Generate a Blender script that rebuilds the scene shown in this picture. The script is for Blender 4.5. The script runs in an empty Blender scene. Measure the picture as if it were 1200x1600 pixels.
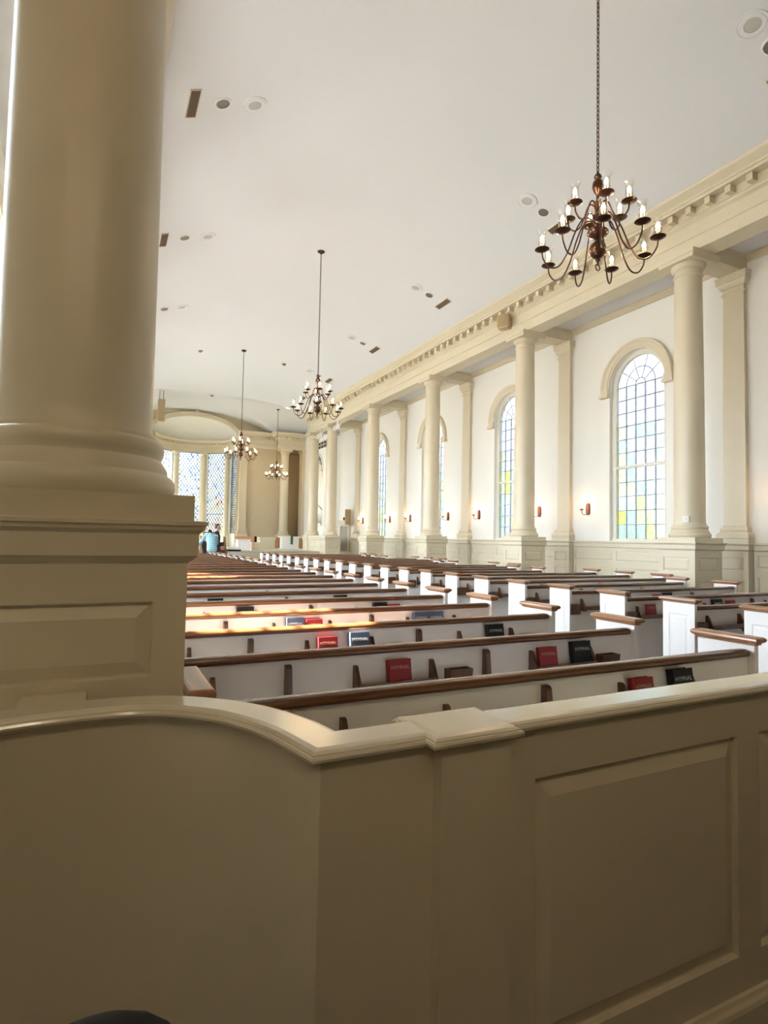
import bpy, bmesh, math, random
from mathutils import Vector, Matrix

random.seed(7)
C = bpy.context.scene.collection
S = bpy.context.scene
PI = math.pi
FLOOR = -0.35            # nave floor; camera eye stands at z = 1.55
XC = 5.28                # axis of the nave
XCOL, XLCOL = 10.663, -0.105
Y0, SP = 7.783, 5.088    # first right-hand column, bay spacing
XW, XLW = 12.22, -1.66   # side walls
PITCH, YP = 0.9, 2.278   # pew rows

# ------------------------------------------------------------------ helpers
class MB:
    """collects faces and links them as one mesh object"""
    def __init__(self):
        self.v, self.f, self.s, self.c = [], [], [], []
        self.col = None
    def add(self, vs, fs, smooth=False):
        b = len(self.v)
        self.v += [tuple(p) for p in vs]
        for q in fs:
            self.f.append(tuple(b + i for i in q)); self.s.append(smooth); self.c.append(self.col)
    def quad(self, a, b, c, d): self.add([a, b, c, d], [(0, 1, 2, 3)])
    def poly(self, pts): self.add(pts, [tuple(range(len(pts)))])
    def box(self, x0, x1, y0, y1, z0, z1):
        vs = [(x, y, z) for x in (x0, x1) for y in (y0, y1) for z in (z0, z1)]
        self.add(vs, [(0, 1, 3, 2), (4, 6, 7, 5), (0, 4, 5, 1), (2, 3, 7, 6), (0, 2, 6, 4), (1, 5, 7, 3)])
    def bbox(self, x0, x1, y0, y1, z0, z1, r=0.006, seg=2):
        bm = bmesh.new()
        bmesh.ops.create_cube(bm, size=1.0)
        for w in bm.verts:
            w.co = Vector(((x0 + x1) / 2 + w.co.x * (x1 - x0), (y0 + y1) / 2 + w.co.y * (y1 - y0), (z0 + z1) / 2 + w.co.z * (z1 - z0)))
        bmesh.ops.bevel(bm, geom=list(bm.edges), offset=r, segments=seg, affect='EDGES', profile=0.5)
        self.bm(bm)
    def bm(self, bm, smooth=False):
        bm.verts.index_update()
        self.add([w.co[:] for w in bm.verts], [[w.index for w in f.verts] for f in bm.faces], smooth)
        bm.free()
    def prism(self, poly, axis, a, b, smooth=False):
        """poly: 2-D points; axis 0 -> (y,z), 1 -> (x,z), 2 -> (x,y)"""
        def P(p, t):
            return [(t, p[0], p[1]), (p[0], t, p[1]), (p[0], p[1], t)][axis]
        n = len(poly)
        vs = [P(p, a) for p in poly] + [P(p, b) for p in poly]
        self.add(vs, [(i, (i + 1) % n, n + (i + 1) % n, n + i) for i in range(n)], smooth)
        self.add(vs, [tuple(range(n))[::-1], tuple(range(n, 2 * n))])
    def lathe(self, prof, cx=0, cy=0, n=32, a0=0, a1=2 * PI, smooth=True, groove=None):
        closed = abs(a1 - a0 - 2 * PI) < 1e-6
        angs = [a0 + (a1 - a0) * i / n for i in range(n if closed else n + 1)]
        dr = {}
        if groove is not None:
            angs = [a for a in angs if abs(a - groove) > 0.012] + [groove - 0.007, groove, groove + 0.007]
            angs.sort(); dr = {groove: -0.004}
        m = len(angs)
        vs = [(cx + (r + dr.get(a, 0)) * math.cos(a), cy + (r + dr.get(a, 0)) * math.sin(a), z) for r, z in prof for a in angs]
        fs = []
        for j in range(len(prof) - 1):
            for i in range(m if closed else m - 1):
                k = (i + 1) % m
                fs.append((j * m + i, j * m + k, (j + 1) * m + k, (j + 1) * m + i))
        self.add(vs, fs, smooth)
    def tube(self, pts, r, n=8, caps=True, smooth=True):
        pts = [Vector(p) for p in pts]
        rs = r if isinstance(r, (list, tuple)) else [r] * len(pts)
        up = Vector((0.13, 0.31, 0.94)).normalized()
        vs, fs = [], []
        for i, p in enumerate(pts):
            t = (pts[min(i + 1, len(pts) - 1)] - pts[max(i - 1, 0)]).normalized()
            s = t.cross(up)
            if s.length < 1e-3: s = t.cross(Vector((1, 0, 0)))
            s.normalize(); u = s.cross(t)
            up = u
            for k in range(n):
                a = 2 * PI * k / n
                vs.append(p + rs[i] * (math.cos(a) * s + math.sin(a) * u))
        for i in range(len(pts) - 1):
            for k in range(n):
                l = (k + 1) % n
                fs.append((i * n + k, i * n + l, (i + 1) * n + l, (i + 1) * n + k))
        self.add(vs, fs, smooth)
        if caps:
            m = len(pts)
            self.add(vs[:n], [tuple(range(n))[::-1]]); self.add(vs[(m - 1) * n:], [tuple(range(n))])
    def loft4(self, cx, cy, hx, hy, prof, caps=True, xmax=1e9, ymax=1e9):
        """stack of rectangles: prof = (offset, z)"""
        vs, fs = [], []
        for o, z in prof:
            xb, yb = min(cx + hx + o, xmax), min(cy + hy + o, ymax)
            vs += [(cx - hx - o, cy - hy - o, z), (xb, cy - hy - o, z), (xb, yb, z), (cx - hx - o, yb, z)]
        m = len(prof)
        for j in range(m - 1):
            for i in range(4):
                k = (i + 1) % 4
                fs.append((4 * j + i, 4 * j + k, 4 * j + 4 + k, 4 * j + 4 + i))
        if caps: fs += [(3, 2, 1, 0), (4 * m - 4, 4 * m - 3, 4 * m - 2, 4 * m - 1)]
        self.add(vs, fs)
    def sweep(self, prof, path, closed=False):
        """prof: (out, z) polygon swept along a 2-D path with mitred corners; out is to the right of travel"""
        n, m = len(prof), len(path)
        vs, fs = [], []
        for i, p in enumerate(path):
            p = Vector(p)
            d0 = (p - Vector(path[i - 1])).normalized() if i > 0 else None
            d1 = (Vector(path[i + 1]) - p).normalized() if i < m - 1 else None
            if d0 is None: d0 = d1
            if d1 is None: d1 = d0
            n0, n1 = Vector((d0.y, -d0.x)), Vector((d1.y, -d1.x))
            b = (n0 + n1); b.normalize()
            k = 1 / max(0.2, b.dot(n0))
            for o, z in prof: vs.append((p.x + b.x * o * k, p.y + b.y * o * k, z))
        for i in range(m - 1):
            for j in range(n):
                l = (j + 1) % n
                fs.append((i * n + j, i * n + l, (i + 1) * n + l, (i + 1) * n + j))
        fs += [tuple(range(n))[::-1], tuple(range((m - 1) * n, m * n))]
        self.add(vs, fs)
    def paneled(self, O, U, V, N, us, vs_, panels, d=0.02, bev=0.05, field=0.004):
        """a face cut into a grid; the cells in `panels` become raised panels behind a groove"""
        O, U, V, N = Vector(O), Vector(U), Vector(V), Vector(N)
        P = lambda u, v, w: O + U * u + V * v + N * w
        for i in range(len(us) - 1):
            for j in range(len(vs_) - 1):
                a, b, c, e = us[i], us[i + 1], vs_[j], vs_[j + 1]
                if (i, j) not in panels:
                    self.quad(P(a, c, 0), P(b, c, 0), P(b, e, 0), P(a, e, 0)); continue
                g = min(0.012, bev * 0.3)
                rings = [(0, 0), (g * 0.4, -d * 0.5), (g * 0.5, -d), (g, -d), (g + bev, -field)]
                R = []
                for o, w in rings:
                    R.append([P(a + o, c + o, w), P(b - o, c + o, w), P(b - o, e - o, w), P(a + o, e - o, w)])
                for r0, r1 in zip(R, R[1:]):
                    for k in range(4):
                        l = (k + 1) % 4
                        self.quad(r0[k], r0[l], r1[l], r1[k])
                self.quad(*R[-1])
    def build(self, name, m, parent=None, loc=None):
        me = bpy.data.meshes.new(name)
        me.from_pydata(self.v, [], self.f)
        me.polygons.foreach_set('use_smooth', self.s)
        if any(c is not None for c in self.c):
            at = me.color_attributes.new('Col', 'FLOAT_COLOR', 'CORNER')
            for p, c in zip(me.polygons, self.c):
                for li in p.loop_indices: at.data[li].color = (*(c or (1, 1, 1)), 1)
        me.materials.append(m)
        bm = bmesh.new(); bm.from_mesh(me)
        bmesh.ops.remove_doubles(bm, verts=bm.verts, dist=1e-5)
        bmesh.ops.recalc_face_normals(bm, faces=bm.faces)
        bm.to_mesh(me); bm.free(); me.update()
        if any(self.s): me.set_sharp_from_angle(angle=.65)
        o = bpy.data.objects.new(name, me); C.objects.link(o)
        if parent: o.parent = parent
        if loc: o.location = loc
        return o

def tag(o, label=None, cat=None, group=None, kind=None):
    if label: o['label'] = label
    if cat: o['category'] = cat
    if group: o['group'] = group
    if kind: o['kind'] = kind
    return o
def empty(name, loc=(0, 0, 0), rz=0):
    o = bpy.data.objects.new(name, None); C.objects.link(o)
    o.location = loc; o.rotation_euler = (0, 0, rz); o.empty_display_size = 0.2
    return o
def kids(o): return [c for c in C.objects if c.parent == o]
def copy_tree(o, parent=None, index=None):
    c = o.copy(); C.objects.link(c); c.parent = parent
    for ch in list(o.children): copy_tree(ch, c)
    return c
def spline(pts, n=6):
    P = [Vector(p) for p in pts]; out = []
    for i in range(len(P) - 1):
        a, b, c, d = P[max(i - 1, 0)], P[i], P[i + 1], P[min(i + 2, len(P) - 1)]
        for k in range(n):
            t = k / n
            out.append(0.5 * ((2 * b) + (c - a) * t + (2 * a - 5 * b + 4 * c - d) * t * t + (3 * b - a - 3 * c + d) * t ** 3))
    out.append(P[-1]); return out
ORD = ['first', 'second', 'third', 'fourth', 'fifth', 'sixth', 'seventh', 'eighth', 'ninth', 'tenth', 'eleventh', 'twelfth', 'thirteenth', 'fourteenth',
       'fifteenth', 'sixteenth', 'seventeenth', 'eighteenth', 'nineteenth', 'twentieth', 'twenty-first', 'twenty-second', 'twenty-third', 'twenty-fourth']

# ---------------------------------------------------------------- materials
def mat(name, col, rough=0.5, metal=0.0, noise=0.0, nscale=6.0, bump=0.0, spec=0.5, coat=0.0, emit=None, estr=0.0):
    m = bpy.data.materials.new(name); m.use_nodes = True
    nt = m.node_tree; b = nt.nodes['Principled BSDF']
    b.inputs['Roughness'].default_value = rough; b.inputs['Metallic'].default_value = metal
    b.inputs['Specular IOR Level'].default_value = spec; b.inputs['Coat Weight'].default_value = coat
    b.inputs['Coat Roughness'].default_value = 0.15
    b.inputs['Base Color'].default_value = (*col, 1)
    if noise or bump:
        tc = nt.nodes.new('ShaderNodeTexCoord'); nz = nt.nodes.new('ShaderNodeTexNoise')
        nz.inputs['Scale'].default_value = nscale; nz.inputs['Detail'].default_value = 5
        nt.links.new(tc.outputs['Object'], nz.inputs['Vector'])
        if noise:
            r = nt.nodes.new('ShaderNodeMixRGB'); r.blend_type = 'MIX'
            r.inputs[1].default_value = (*[c * (1 - noise) for c in col], 1)
            r.inputs[2].default_value = (*[min(1, c * (1 + noise)) for c in col], 1)
            nt.links.new(nz.outputs['Fac'], r.inputs[0]); nt.links.new(r.outputs[0], b.inputs['Base Color'])
        if bump:
            bp = nt.nodes.new('ShaderNodeBump'); bp.inputs['Strength'].default_value = bump; bp.inputs['Distance'].default_value = 0.01
            nt.links.new(nz.outputs['Fac'], bp.inputs['Height']); nt.links.new(bp.outputs[0], b.inputs['Normal'])
    if emit:
        b.inputs['Emission Color'].default_value = (*emit, 1); b.inputs['Emission Strength'].default_value = estr
    return m
def wood(name, c1, c2, rough=0.3, axis=0, coat=0.4):
    m = bpy.data.materials.new(name); m.use_nodes = True
    nt = m.node_tree; b = nt.nodes['Principled BSDF']
    tc = nt.nodes.new('ShaderNodeTexCoord'); mp = nt.nodes.new('ShaderNodeMapping')
    sc = [28, 28, 28]; sc[axis] = 1.6
    mp.inputs['Scale'].default_value = sc
    nz = nt.nodes.new('ShaderNodeTexNoise'); nz.inputs['Scale'].default_value = 1.0; nz.inputs['Detail'].default_value = 6
    rp = nt.nodes.new('ShaderNodeValToRGB')
    rp.color_ramp.elements[0].color = (*c1, 1); rp.color_ramp.elements[1].color = (*c2, 1)
    rp.color_ramp.elements[0].position = 0.3; rp.color_ramp.elements[1].position = 0.7
    nt.links.new(tc.outputs['Object'], mp.inputs[0]); nt.links.new(mp.outputs[0], nz.inputs['Vector'])
    nt.links.new(nz.outputs['Fac'], rp.inputs[0]); nt.links.new(rp.outputs[0], b.inputs['Base Color'])
    b.inputs['Roughness'].default_value = rough; b.inputs['Coat Weight'].default_value = coat; b.inputs['Coat Roughness'].default_value = 0.12
    return m
def glass_tint(name, gloss=0.05):
    """leaded or plain panes: light passes tinted by each pane's own glass colour"""
    m = bpy.data.materials.new(name); m.use_nodes = True
    nt = m.node_tree; nt.nodes.remove(nt.nodes['Principled BSDF']); out = nt.nodes['Material Output']
    at = nt.nodes.new('ShaderNodeVertexColor'); at.layer_name = 'Col'
    tc = nt.nodes.new('ShaderNodeTexCoord'); nz = nt.nodes.new('ShaderNodeTexNoise'); nz.inputs['Scale'].default_value = 9; nz.inputs['Detail'].default_value = 3
    mx = nt.nodes.new('ShaderNodeMixRGB'); mx.blend_type = 'MULTIPLY'; mx.inputs[0].default_value = 0.45
    nt.links.new(tc.outputs['Object'], nz.inputs['Vector'])
    rp = nt.nodes.new('ShaderNodeValToRGB'); rp.color_ramp.elements[0].color = (.55, .6, .6, 1); rp.color_ramp.elements[0].position = .35
    rp.color_ramp.elements[1].position = .6
    nt.links.new(nz.outputs['Fac'], rp.inputs[0])
    nt.links.new(at.outputs['Color'], mx.inputs[1]); nt.links.new(rp.outputs[0], mx.inputs[2])
    tr = nt.nodes.new('ShaderNodeBsdfTransparent'); gl = nt.nodes.new('ShaderNodeBsdfGlossy'); gl.inputs['Roughness'].default_value = 0.08
    mix = nt.nodes.new('ShaderNodeMixShader'); mix.inputs[0].default_value = gloss
    nt.links.new(mx.outputs[0], tr.inputs[0]); nt.links.new(tr.outputs[0], mix.inputs[1]); nt.links.new(gl.outputs[0], mix.inputs[2])
    nt.links.new(mix.outputs[0], out.inputs[0])
    return m
def clear_glass(name):
    m = bpy.data.materials.new(name); m.use_nodes = True
    nt = m.node_tree; nt.nodes.remove(nt.nodes['Principled BSDF']); out = nt.nodes['Material Output']
    fr = nt.nodes.new('ShaderNodeLayerWeight'); fr.inputs[0].default_value = 0.25
    tr = nt.nodes.new('ShaderNodeBsdfTransparent'); tr.inputs[0].default_value = (.97, .96, .94, 1)
    gl = nt.nodes.new('ShaderNodeBsdfGlossy'); gl.inputs['Roughness'].default_value = 0.05
    mix = nt.nodes.new('ShaderNodeMixShader')
    nt.links.new(fr.outputs['Facing'], mix.inputs[0]); nt.links.new(tr.outputs[0], mix.inputs[1]); nt.links.new(gl.outputs[0], mix.inputs[2])
    nt.links.new(mix.outputs[0], out.inputs[0])
    return m

M = dict(
    trim=mat('trim_paint', (.65, .58, .435), .38, noise=.03, nscale=2.5),
    dado=mat('dado_paint', (.66, .60, .46), .38, noise=.03, nscale=2.5),
    wall=mat('wall_plaster', (.81, .80, .755), .8, noise=.015, nscale=1.5),
    ceil=mat('ceiling_plaster', (.765, .785, .815), .85, noise=.01, nscale=.6),
    jamb=mat('window_jamb_paint', (.85, .86, .84), .5),
    pew=mat('pew_white_paint', (.83, .815, .81), .35, noise=.02, nscale=3),
    wood=wood('pew_rail_wood', (.085, .030, .011), (.18, .070, .026), .22),
    capwood=wood('pew_cap_wood', (.24, .105, .045), (.42, .20, .095), .3, axis=1),
    rack=wood('rack_wood', (.06, .024, .012), (.14, .06, .03), .35, axis=2),
    orangewood=wood('honey_wood', (.45, .2, .09), (.6, .3, .15), .35, axis=2),
    lips=mat('lips', (.42, .16, .14), .5),
    darkwood=wood('console_wood', (.07, .025, .014), (.13, .045, .025), .3, axis=2),
    bronze=mat('bronze', (.075, .035, .022), .28, .75, noise=.15, nscale=20),
    copper=mat('sconce_copper', (.16, .06, .03), .3, .6, noise=.15, nscale=20),
    candle=mat('candle_sleeve', (.75, .68, .52), .6),
    bulb=mat('bulb_glow', (1, .9, .7), .4, emit=(1, .74, .42), estr=60),
    sbulb=mat('sconce_bulb_glow', (1, .9, .7), .4, emit=(1, .62, .33), estr=45),
    shade=clear_glass('hurricane_glass'),
    pane=glass_tint('window_glass', .03),
    came=mat('lead_came', (.05, .05, .065), .6),
    muntin=mat('muntin_paint', (.42, .47, .60), .5),
    frame=mat('sash_paint', (.72, .70, .62), .5),
    floor=mat('slate_floor', (.20, .205, .21), .35, noise=.25, nscale=4),
    rearwall=mat('entry_panelling', (.26, .20, .13), .6, noise=.05),
    entryfill=mat('entry_fill_glow', (1, 1, 1), .4, emit=(1, .86, .64), estr=27),
    endwall=mat('end_wall_paint', (.60, .51, .36), .6, noise=.03),
    gloss=mat('gloss_trim_paint', (.68, .62, .48), .2, coat=.6, noise=.02, nscale=2.5),
    bounce_cover=mat('entry_floor', (.035, .03, .022), .8, noise=.2, nscale=30),
    vent=mat('vent_metal', (.17, .12, .085), .6, noise=.2, nscale=12),
    grille=mat('speaker_grille', (.50, .49, .46), .7),
    darkcan=mat('downlight_can', (.20, .20, .20), .4, .3),
    whiteplastic=mat('white_plastic', (.85, .85, .84), .4),
    lamp=mat('downlight_lamp', (1, 1, 1), .4, emit=(1, .97, .92), estr=6),
    spk=mat('tan_speaker', (.52, .42, .28), .6, noise=.05),
    red=mat('red_cloth', (.25, .008, .014), .55, noise=.12, nscale=30),
    black=mat('black_leatherette', (.010, .012, .015), .55, noise=.2, nscale=30, spec=.25),
    blue=mat('blue_cloth', (.055, .075, .13), .5, noise=.12, nscale=30),
    gilt=mat('stamped_lettering', (.42, .26, .18), .5),
    silver=mat('stamped_silver', (.45, .47, .5), .5),
    page=mat('book_pages', (.78, .70, .58), .8, noise=.06, nscale=60),
    redpage=mat('red_page_edge', (.35, .05, .045), .7),
    darkpage=mat('dark_page_edge', (.05, .055, .05), .7),
    pipe=mat('organ_pipe_metal', (.80, .76, .66), .3, .35),
    void=mat('dark_recess', (.02, .014, .01), .9),
    brownpanel=mat('grille_and_recess_shade', (.36, .26, .14), .6, noise=.1, nscale=30),  # speaker grilles, and the shade painted into the end-wall recess
    greydoor=mat('grey_door', (.30, .27, .23), .5, noise=.08, nscale=5),
    skin=mat('skin', (.62, .36, .27), .5),
    hair=mat('dark_hair', (.02, .014, .012), .6),
    suit=mat('dark_suit', (.018, .017, .022), .7),
    trouser=mat('grey_trousers', (.06, .06, .075), .8),
    cream=mat('cream_carton', (.74, .62, .50), .7),
    paper=mat('white_paper', (.88, .88, .86), .7),
    green=mat('green_cloth', (.05, .11, .055), .8),
    padding=mat('black_upholstery', (.008, .008, .009), .7),
)
def shirt_mat():
    m = mat('light_blue_plaid', (.30, .56, .68), .8); nt = m.node_tree; b = nt.nodes['Principled BSDF']
    tc = nt.nodes.new('ShaderNodeTexCoord'); ws = []
    for d in ('X', 'Z'):
        w = nt.nodes.new('ShaderNodeTexWave'); w.bands_direction = d; w.inputs['Scale'].default_value = 5
        nt.links.new(tc.outputs['Object'], w.inputs['Vector']); ws.append(w)
    mu = nt.nodes.new('ShaderNodeMath'); mu.operation = 'MULTIPLY'
    nt.links.new(ws[0].outputs['Fac'], mu.inputs[0]); nt.links.new(ws[1].outputs['Fac'], mu.inputs[1])
    mx = nt.nodes.new('ShaderNodeMixRGB'); mx.inputs[1].default_value = (.22, .47, .60, 1); mx.inputs[2].default_value = (.55, .78, .85, 1)
    nt.links.new(mu.outputs[0], mx.inputs[0]); nt.links.new(mx.outputs[0], b.inputs['Base Color'])
    return m
M['shirt'] = shirt_mat()

# ------------------------------------------------------------------- camera
f, yaw, pitch, roll = 905.0888372, 0.4544142868, 0.0472108269, 0.0189902431
cy_, sy_, cp_, sp_ = math.cos(yaw), math.sin(yaw), math.cos(pitch), math.sin(pitch)
fw = Vector((sy_ * cp_, cy_ * cp_, sp_)); rt = Vector((cy_, -sy_, 0)); up = rt.cross(fw)
r2 = rt * math.cos(roll) + up * math.sin(roll); u2 = up * math.cos(roll) - rt * math.sin(roll)
cd = bpy.data.cameras.new('camera'); cam = bpy.data.objects.new('camera', cd); C.objects.link(cam)
cam.matrix_world = Matrix(((r2.x, u2.x, -fw.x, 0), (r2.y, u2.y, -fw.y, 0), (r2.z, u2.z, -fw.z, 1.55), (0, 0, 0, 1)))
cd.sensor_fit = 'VERTICAL'; cd.sensor_height = 36; cd.lens = 36 * f / 1600
cd.clip_start = 0.05; cd.clip_end = 300
S.camera = cam

# ================================================================== SETTING
def arcz(d, half, rise, top):
    R = (half * half + rise * rise) / (2 * rise)
    return top - (R - math.sqrt(max(0, R * R - d * d)))
def vault(x, y):
    z = arcz(x - XC, 5.02, 1.15, 9.6) if abs(x - XC) < 5.02 else 8.45
    if y > 31.0:
        z = max(z, arcz(min(3.3, abs(y - 34.4)), 3.3, 1.12, 9.6))
    return z
# floors
fl = MB(); fl.box(XLW, XW + .3, -1.6, 45, FLOOR - .1, FLOOR)
tag(fl.build('floor', M['floor']), 'grey slate floor between and under the pews', 'floor', kind='structure')

fl = MB(); fl.box(XLW, XW, -1.6, 1.39, FLOOR, FLOOR + .006)  # unseen dark covering, added to cut bounce onto the lower parapet
tag(fl.build('floor_entry', M['bounce_cover']), 'added dark covering on the entry floor before the parapet', 'floor', kind='structure')
# side walls with arched window openings
WC = [10.39 + SP * i for i in range(-1, 4)]          # window centres
HW, ZS, ZA = 0.87, 1.62, 5.70                         # opening half width, sill, spring
def side_wall(name, X, out, ycs, y0, y1, ztop, label):
    w = MB()
    cuts = [y0] + [c for yc in ycs for c in (yc - HW, yc + HW)] + [y1]
    for a, b in zip(cuts[0::2], cuts[1::2]):
        w.quad((X, a, FLOOR), (X, b, FLOOR), (X, b, ztop), (X, a, ztop))
    N = 24; D = X + out * .34
    for yc in ycs:
        a, b = yc - HW, yc + HW
        w.quad((X, a, FLOOR), (X, b, FLOOR), (X, b, ZS), (X, a, ZS))
        arc = [(yc - HW * math.cos(PI * i / N), ZA + HW * math.sin(PI * i / N)) for i in range(N + 1)]
        for p, q in zip(arc, arc[1:]):
            w.quad((X, p[0], p[1]), (X, q[0], q[1]), (X, q[0], ztop), (X, p[0], ztop))
    o = w.build(name, M['wall']); tag(o, label, 'wall', kind='structure')
    j = MB()
    for yc in ycs:
        ring = [(yc - HW, ZS)] + [(yc - HW * math.cos(PI * i / N), ZA + HW * math.sin(PI * i / N)) for i in range(N + 1)] + [(yc + HW, ZS), (yc - HW, ZS)]
        for p, q in zip(ring, ring[1:]):
            j.quad((X, *p), (X, *q), (D, *q), (D, *p))
    j.build('window_reveal', M['jamb'], o)
    return o
side_wall('wall_right', XW, 1, WC, -1.6, 38.4, 8.4, 'cream right side wall pierced by tall arched windows')
# thick outer skin is not needed; left wall mirrors the right, plus an unseen far window added to light the chancel
WCL = WC[:4] + [WC[3] + SP, WC[3] + 2 * SP]
side_wall('wall_left', XLW, -1, WCL, -1.6, 38.4, 8.4, 'cream left side wall behind the near column')
rw = MB(); rw.quad((XLW, -1.6, FLOOR), (XW, -1.6, FLOOR), (XW, -1.6, 9.8), (XLW, -1.6, 9.8))
tag(rw.build('wall_rear', M['rearwall']), 'warm tan rear wall of the entry behind the viewer', 'wall', kind='structure')

# vault, crossing groin and aisle ceilings
ce = MB()
xs = [XC - 5.02 + 10.04 * i / 48 for i in range(49)]
ys = [-1.6, 8, 16, 24, 30.9]
ys += [31.1 + 6.6 * i / 34 for i in range(35)] + [38.41]
vs = [(x, y, vault(x, y)) for y in ys for x in xs]
fs = [(j * 49 + i, j * 49 + i + 1, (j + 1) * 49 + i + 1, (j + 1) * 49 + i) for j in range(len(ys) - 1) for i in range(48)]
ce.add(vs, fs, False)
tag(ce.build('ceiling', M['ceil']), 'white barrel-vaulted plaster ceiling over the nave', 'ceiling', kind='structure')
ce = bpy.data.objects['ceiling']
bm = bmesh.new(); bm.from_mesh(ce.data)
for fc in bm.faces: fc.smooth = True
bm.to_mesh(ce.data); bm.free()
ce.data.set_sharp_from_angle(angle=0.35)
ac = MB()
ac.quad((10.6, -1.6, 7.76), (XW, -1.6, 7.76), (XW, 31.1, 7.76), (10.6, 31.1, 7.76))
ac.quad((XLW, -1.6, 7.76), (-.05, -1.6, 7.76), (-.05, 31.1, 7.76), (XLW, 31.1, 7.76))
tag(ac.build('ceiling_aisle', M['ceil']), 'flat white ceiling strip above the right aisle', 'ceiling', kind='structure')
# transept ceilings: transverse barrel running to the side walls, closed on the nave side above the cornice
tc_ = MB()
for sgn, xa, xb in ((1, XC + 5.02, XW), (-1, XC - 5.02, XLW)):
    yy = [31.1 + 6.6 * i / 34 for i in range(35)] + [38.41]
    for a, b in zip(yy, yy[1:]):
        za, zb = arcz(min(3.3, abs(a - 34.4)), 3.3, 1.12, 9.6), arcz(min(3.3, abs(b - 34.4)), 3.3, 1.12, 9.6)
        tc_.quad((xa, a, za), (xb, a, za), (xb, b, zb), (xa, b, zb))
    yy2 = [31.1 + 6.6 * i / 34 for i in range(35)] + [38.41]
    for a, b in zip(yy2, yy2[1:]):
        za, zb = arcz(min(3.3, abs(a - 34.4)), 3.3, 1.12, 9.6), arcz(min(3.3, abs(b - 34.4)), 3.3, 1.12, 9.6)
        tc_.quad((xb, a, 8.3), (xb, b, 8.3), (xb, b, zb), (xb, a, za))
    tc_.quad((xa, 31.1, 7.5), (xb, 31.1, 7.5), (xb, 31.1, 8.5), (xa, 31.1, 8.5))
tag(tc_.build('ceiling_transept', M['ceil']), 'white barrel ceiling over the right chancel bay', 'ceiling', kind='structure')

# gallery over the entry (above and behind the frame): it shades the entry
ga = MB(); ga.box(XLW, XW, -1.6, 1.5, 5.0, 5.25); ga.box(XLW, XW, 1.4, 1.5, 5.25, 6.2)
tag(ga.build('ceiling_gallery', M['rearwall']), 'warm tan underside of the gallery over the entry', 'gallery', kind='structure')

for i_, x_ in enumerate((-.95, .75)):  # fill lamps added behind the viewer to brighten the near column and pedestal
    o_ = empty('entry_fill_globe', (x_, -1.6, 4.45)); tag(o_, 'added warm fill globe on the entry rear wall, %s of two, behind the viewer' % ORD[i_], 'added fill lamp', 'added entry fill lamps')
    m_ = MB(); m_.prism([(.09 * math.cos(PI * k / 10), .09 * math.sin(PI * k / 10)) for k in range(20)], 1, 0, .03)
    m_.tube([(0, .03, 0), (0, .12, -.06), (0, .20, -.05), (0, .20, .02)], .012, 8); m_.build('bracket', M['copper'], o_)
    m_ = MB(); m_.lathe([(.12 * math.sin(PI * k / 14), .13 - .12 * math.cos(PI * k / 14)) for k in range(15)], 0, .20, 24); m_.build('globe', M['entryfill'], o_)
# ---- entablatures: cornice with modillion blocks
def entab_profile(s=1):
    # (out, z) measured from the frieze face; out grows towards the nave
    return [(0, 7.42), (0, 7.68), (.03, 7.70), (.03, 7.74), (-.01, 7.745), (-.01, 7.98), (.05, 8.02), (.07, 8.05), (.10, 8.06), (.10, 8.21),
            (.13, 8.215), (.30, 8.215), (.30, 8.27), (.33, 8.28), (.33, 8.32), (.38, 8.36), (.45, 8.42), (.47, 8.45), (.47, 8.47), (-.48, 8.47), (-.48, 7.42)]
def modillions(mb, p0, p1, step, size=.11, off=.10, z0=8.075, z1=8.205, dep=.16):
    p0, p1 = Vector(p0), Vector(p1); L = (p1 - p0).length; d = (p1 - p0) / L; nrm = Vector((d.y, -d.x))
    k = int(L / step)
    for i in range(k + 1):
        c = p0 + d * (step * i + .05)
        pts = [c - d * size / 2 + nrm * off, c + d * size / 2 + nrm * off, c + d * size / 2 + nrm * (off + dep), c - d * size / 2 + nrm * (off + dep)]
        vs = [(p.x, p.y, z) for z in (z0, z1) for p in pts]
        mb.add(vs, [(3, 2, 1, 0), (4, 5, 6, 7), (0, 1, 5, 4), (1, 2, 6, 5), (2, 3, 7, 6), (3, 0, 4, 7)])
e = MB()
XF = 10.42
YC6 = 30.96
e.sweep(entab_profile(), [(XF, YC6 + .24), (XF, -1.5)][::1])
modillions(e, (XF, YC6 + .1), (XF, -1.5), .4)
tag(e.build('trim_1', M['trim']), 'long beige cornice with block modillions over the right columns', 'cornice', kind='structure')
e = MB()
XFL = 2 * XC - XF
e.sweep(entab_profile(), [(XFL, -1.5), (XFL, YC6 + .24)])
modillions(e, (XFL, -1.5), (XFL, YC6 + .1), .4)
tag(e.build('trim_2', M['trim']), 'beige cornice on the left side hidden by the near column', 'cornice', kind='structure')

# beams from the entablature to the pilasters, and wall-top moulding
COLY = [Y0 + SP * i for i in range(5)]
for i, y in enumerate(COLY):
    b = MB(); b.box(10.85, XW, y - .25, y + .25, 7.42, 7.77); b.box(10.85, XW, y - .27, y + .27, 7.68, 7.77)
    tag(b.build('beam', M['trim']), 'beige ceiling beam above the %s column of the right row' % ORD[i], 'beam', 'beams over the right aisle')
wm = MB()
for a, b in zip([-1.6] + COLY, COLY + [30.9]):
    wm.prism([(XW, 7.60), (XW - .05, 7.61), (XW - .06, 7.68), (XW - .10, 7.74), (XW - .10, 7.76), (XW, 7.76)], 1, a + .27, b - .27)
tag(wm.build('trim_3', M['trim']), 'beige moulding along the top of the right wall', 'moulding', kind='structure')

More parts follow.
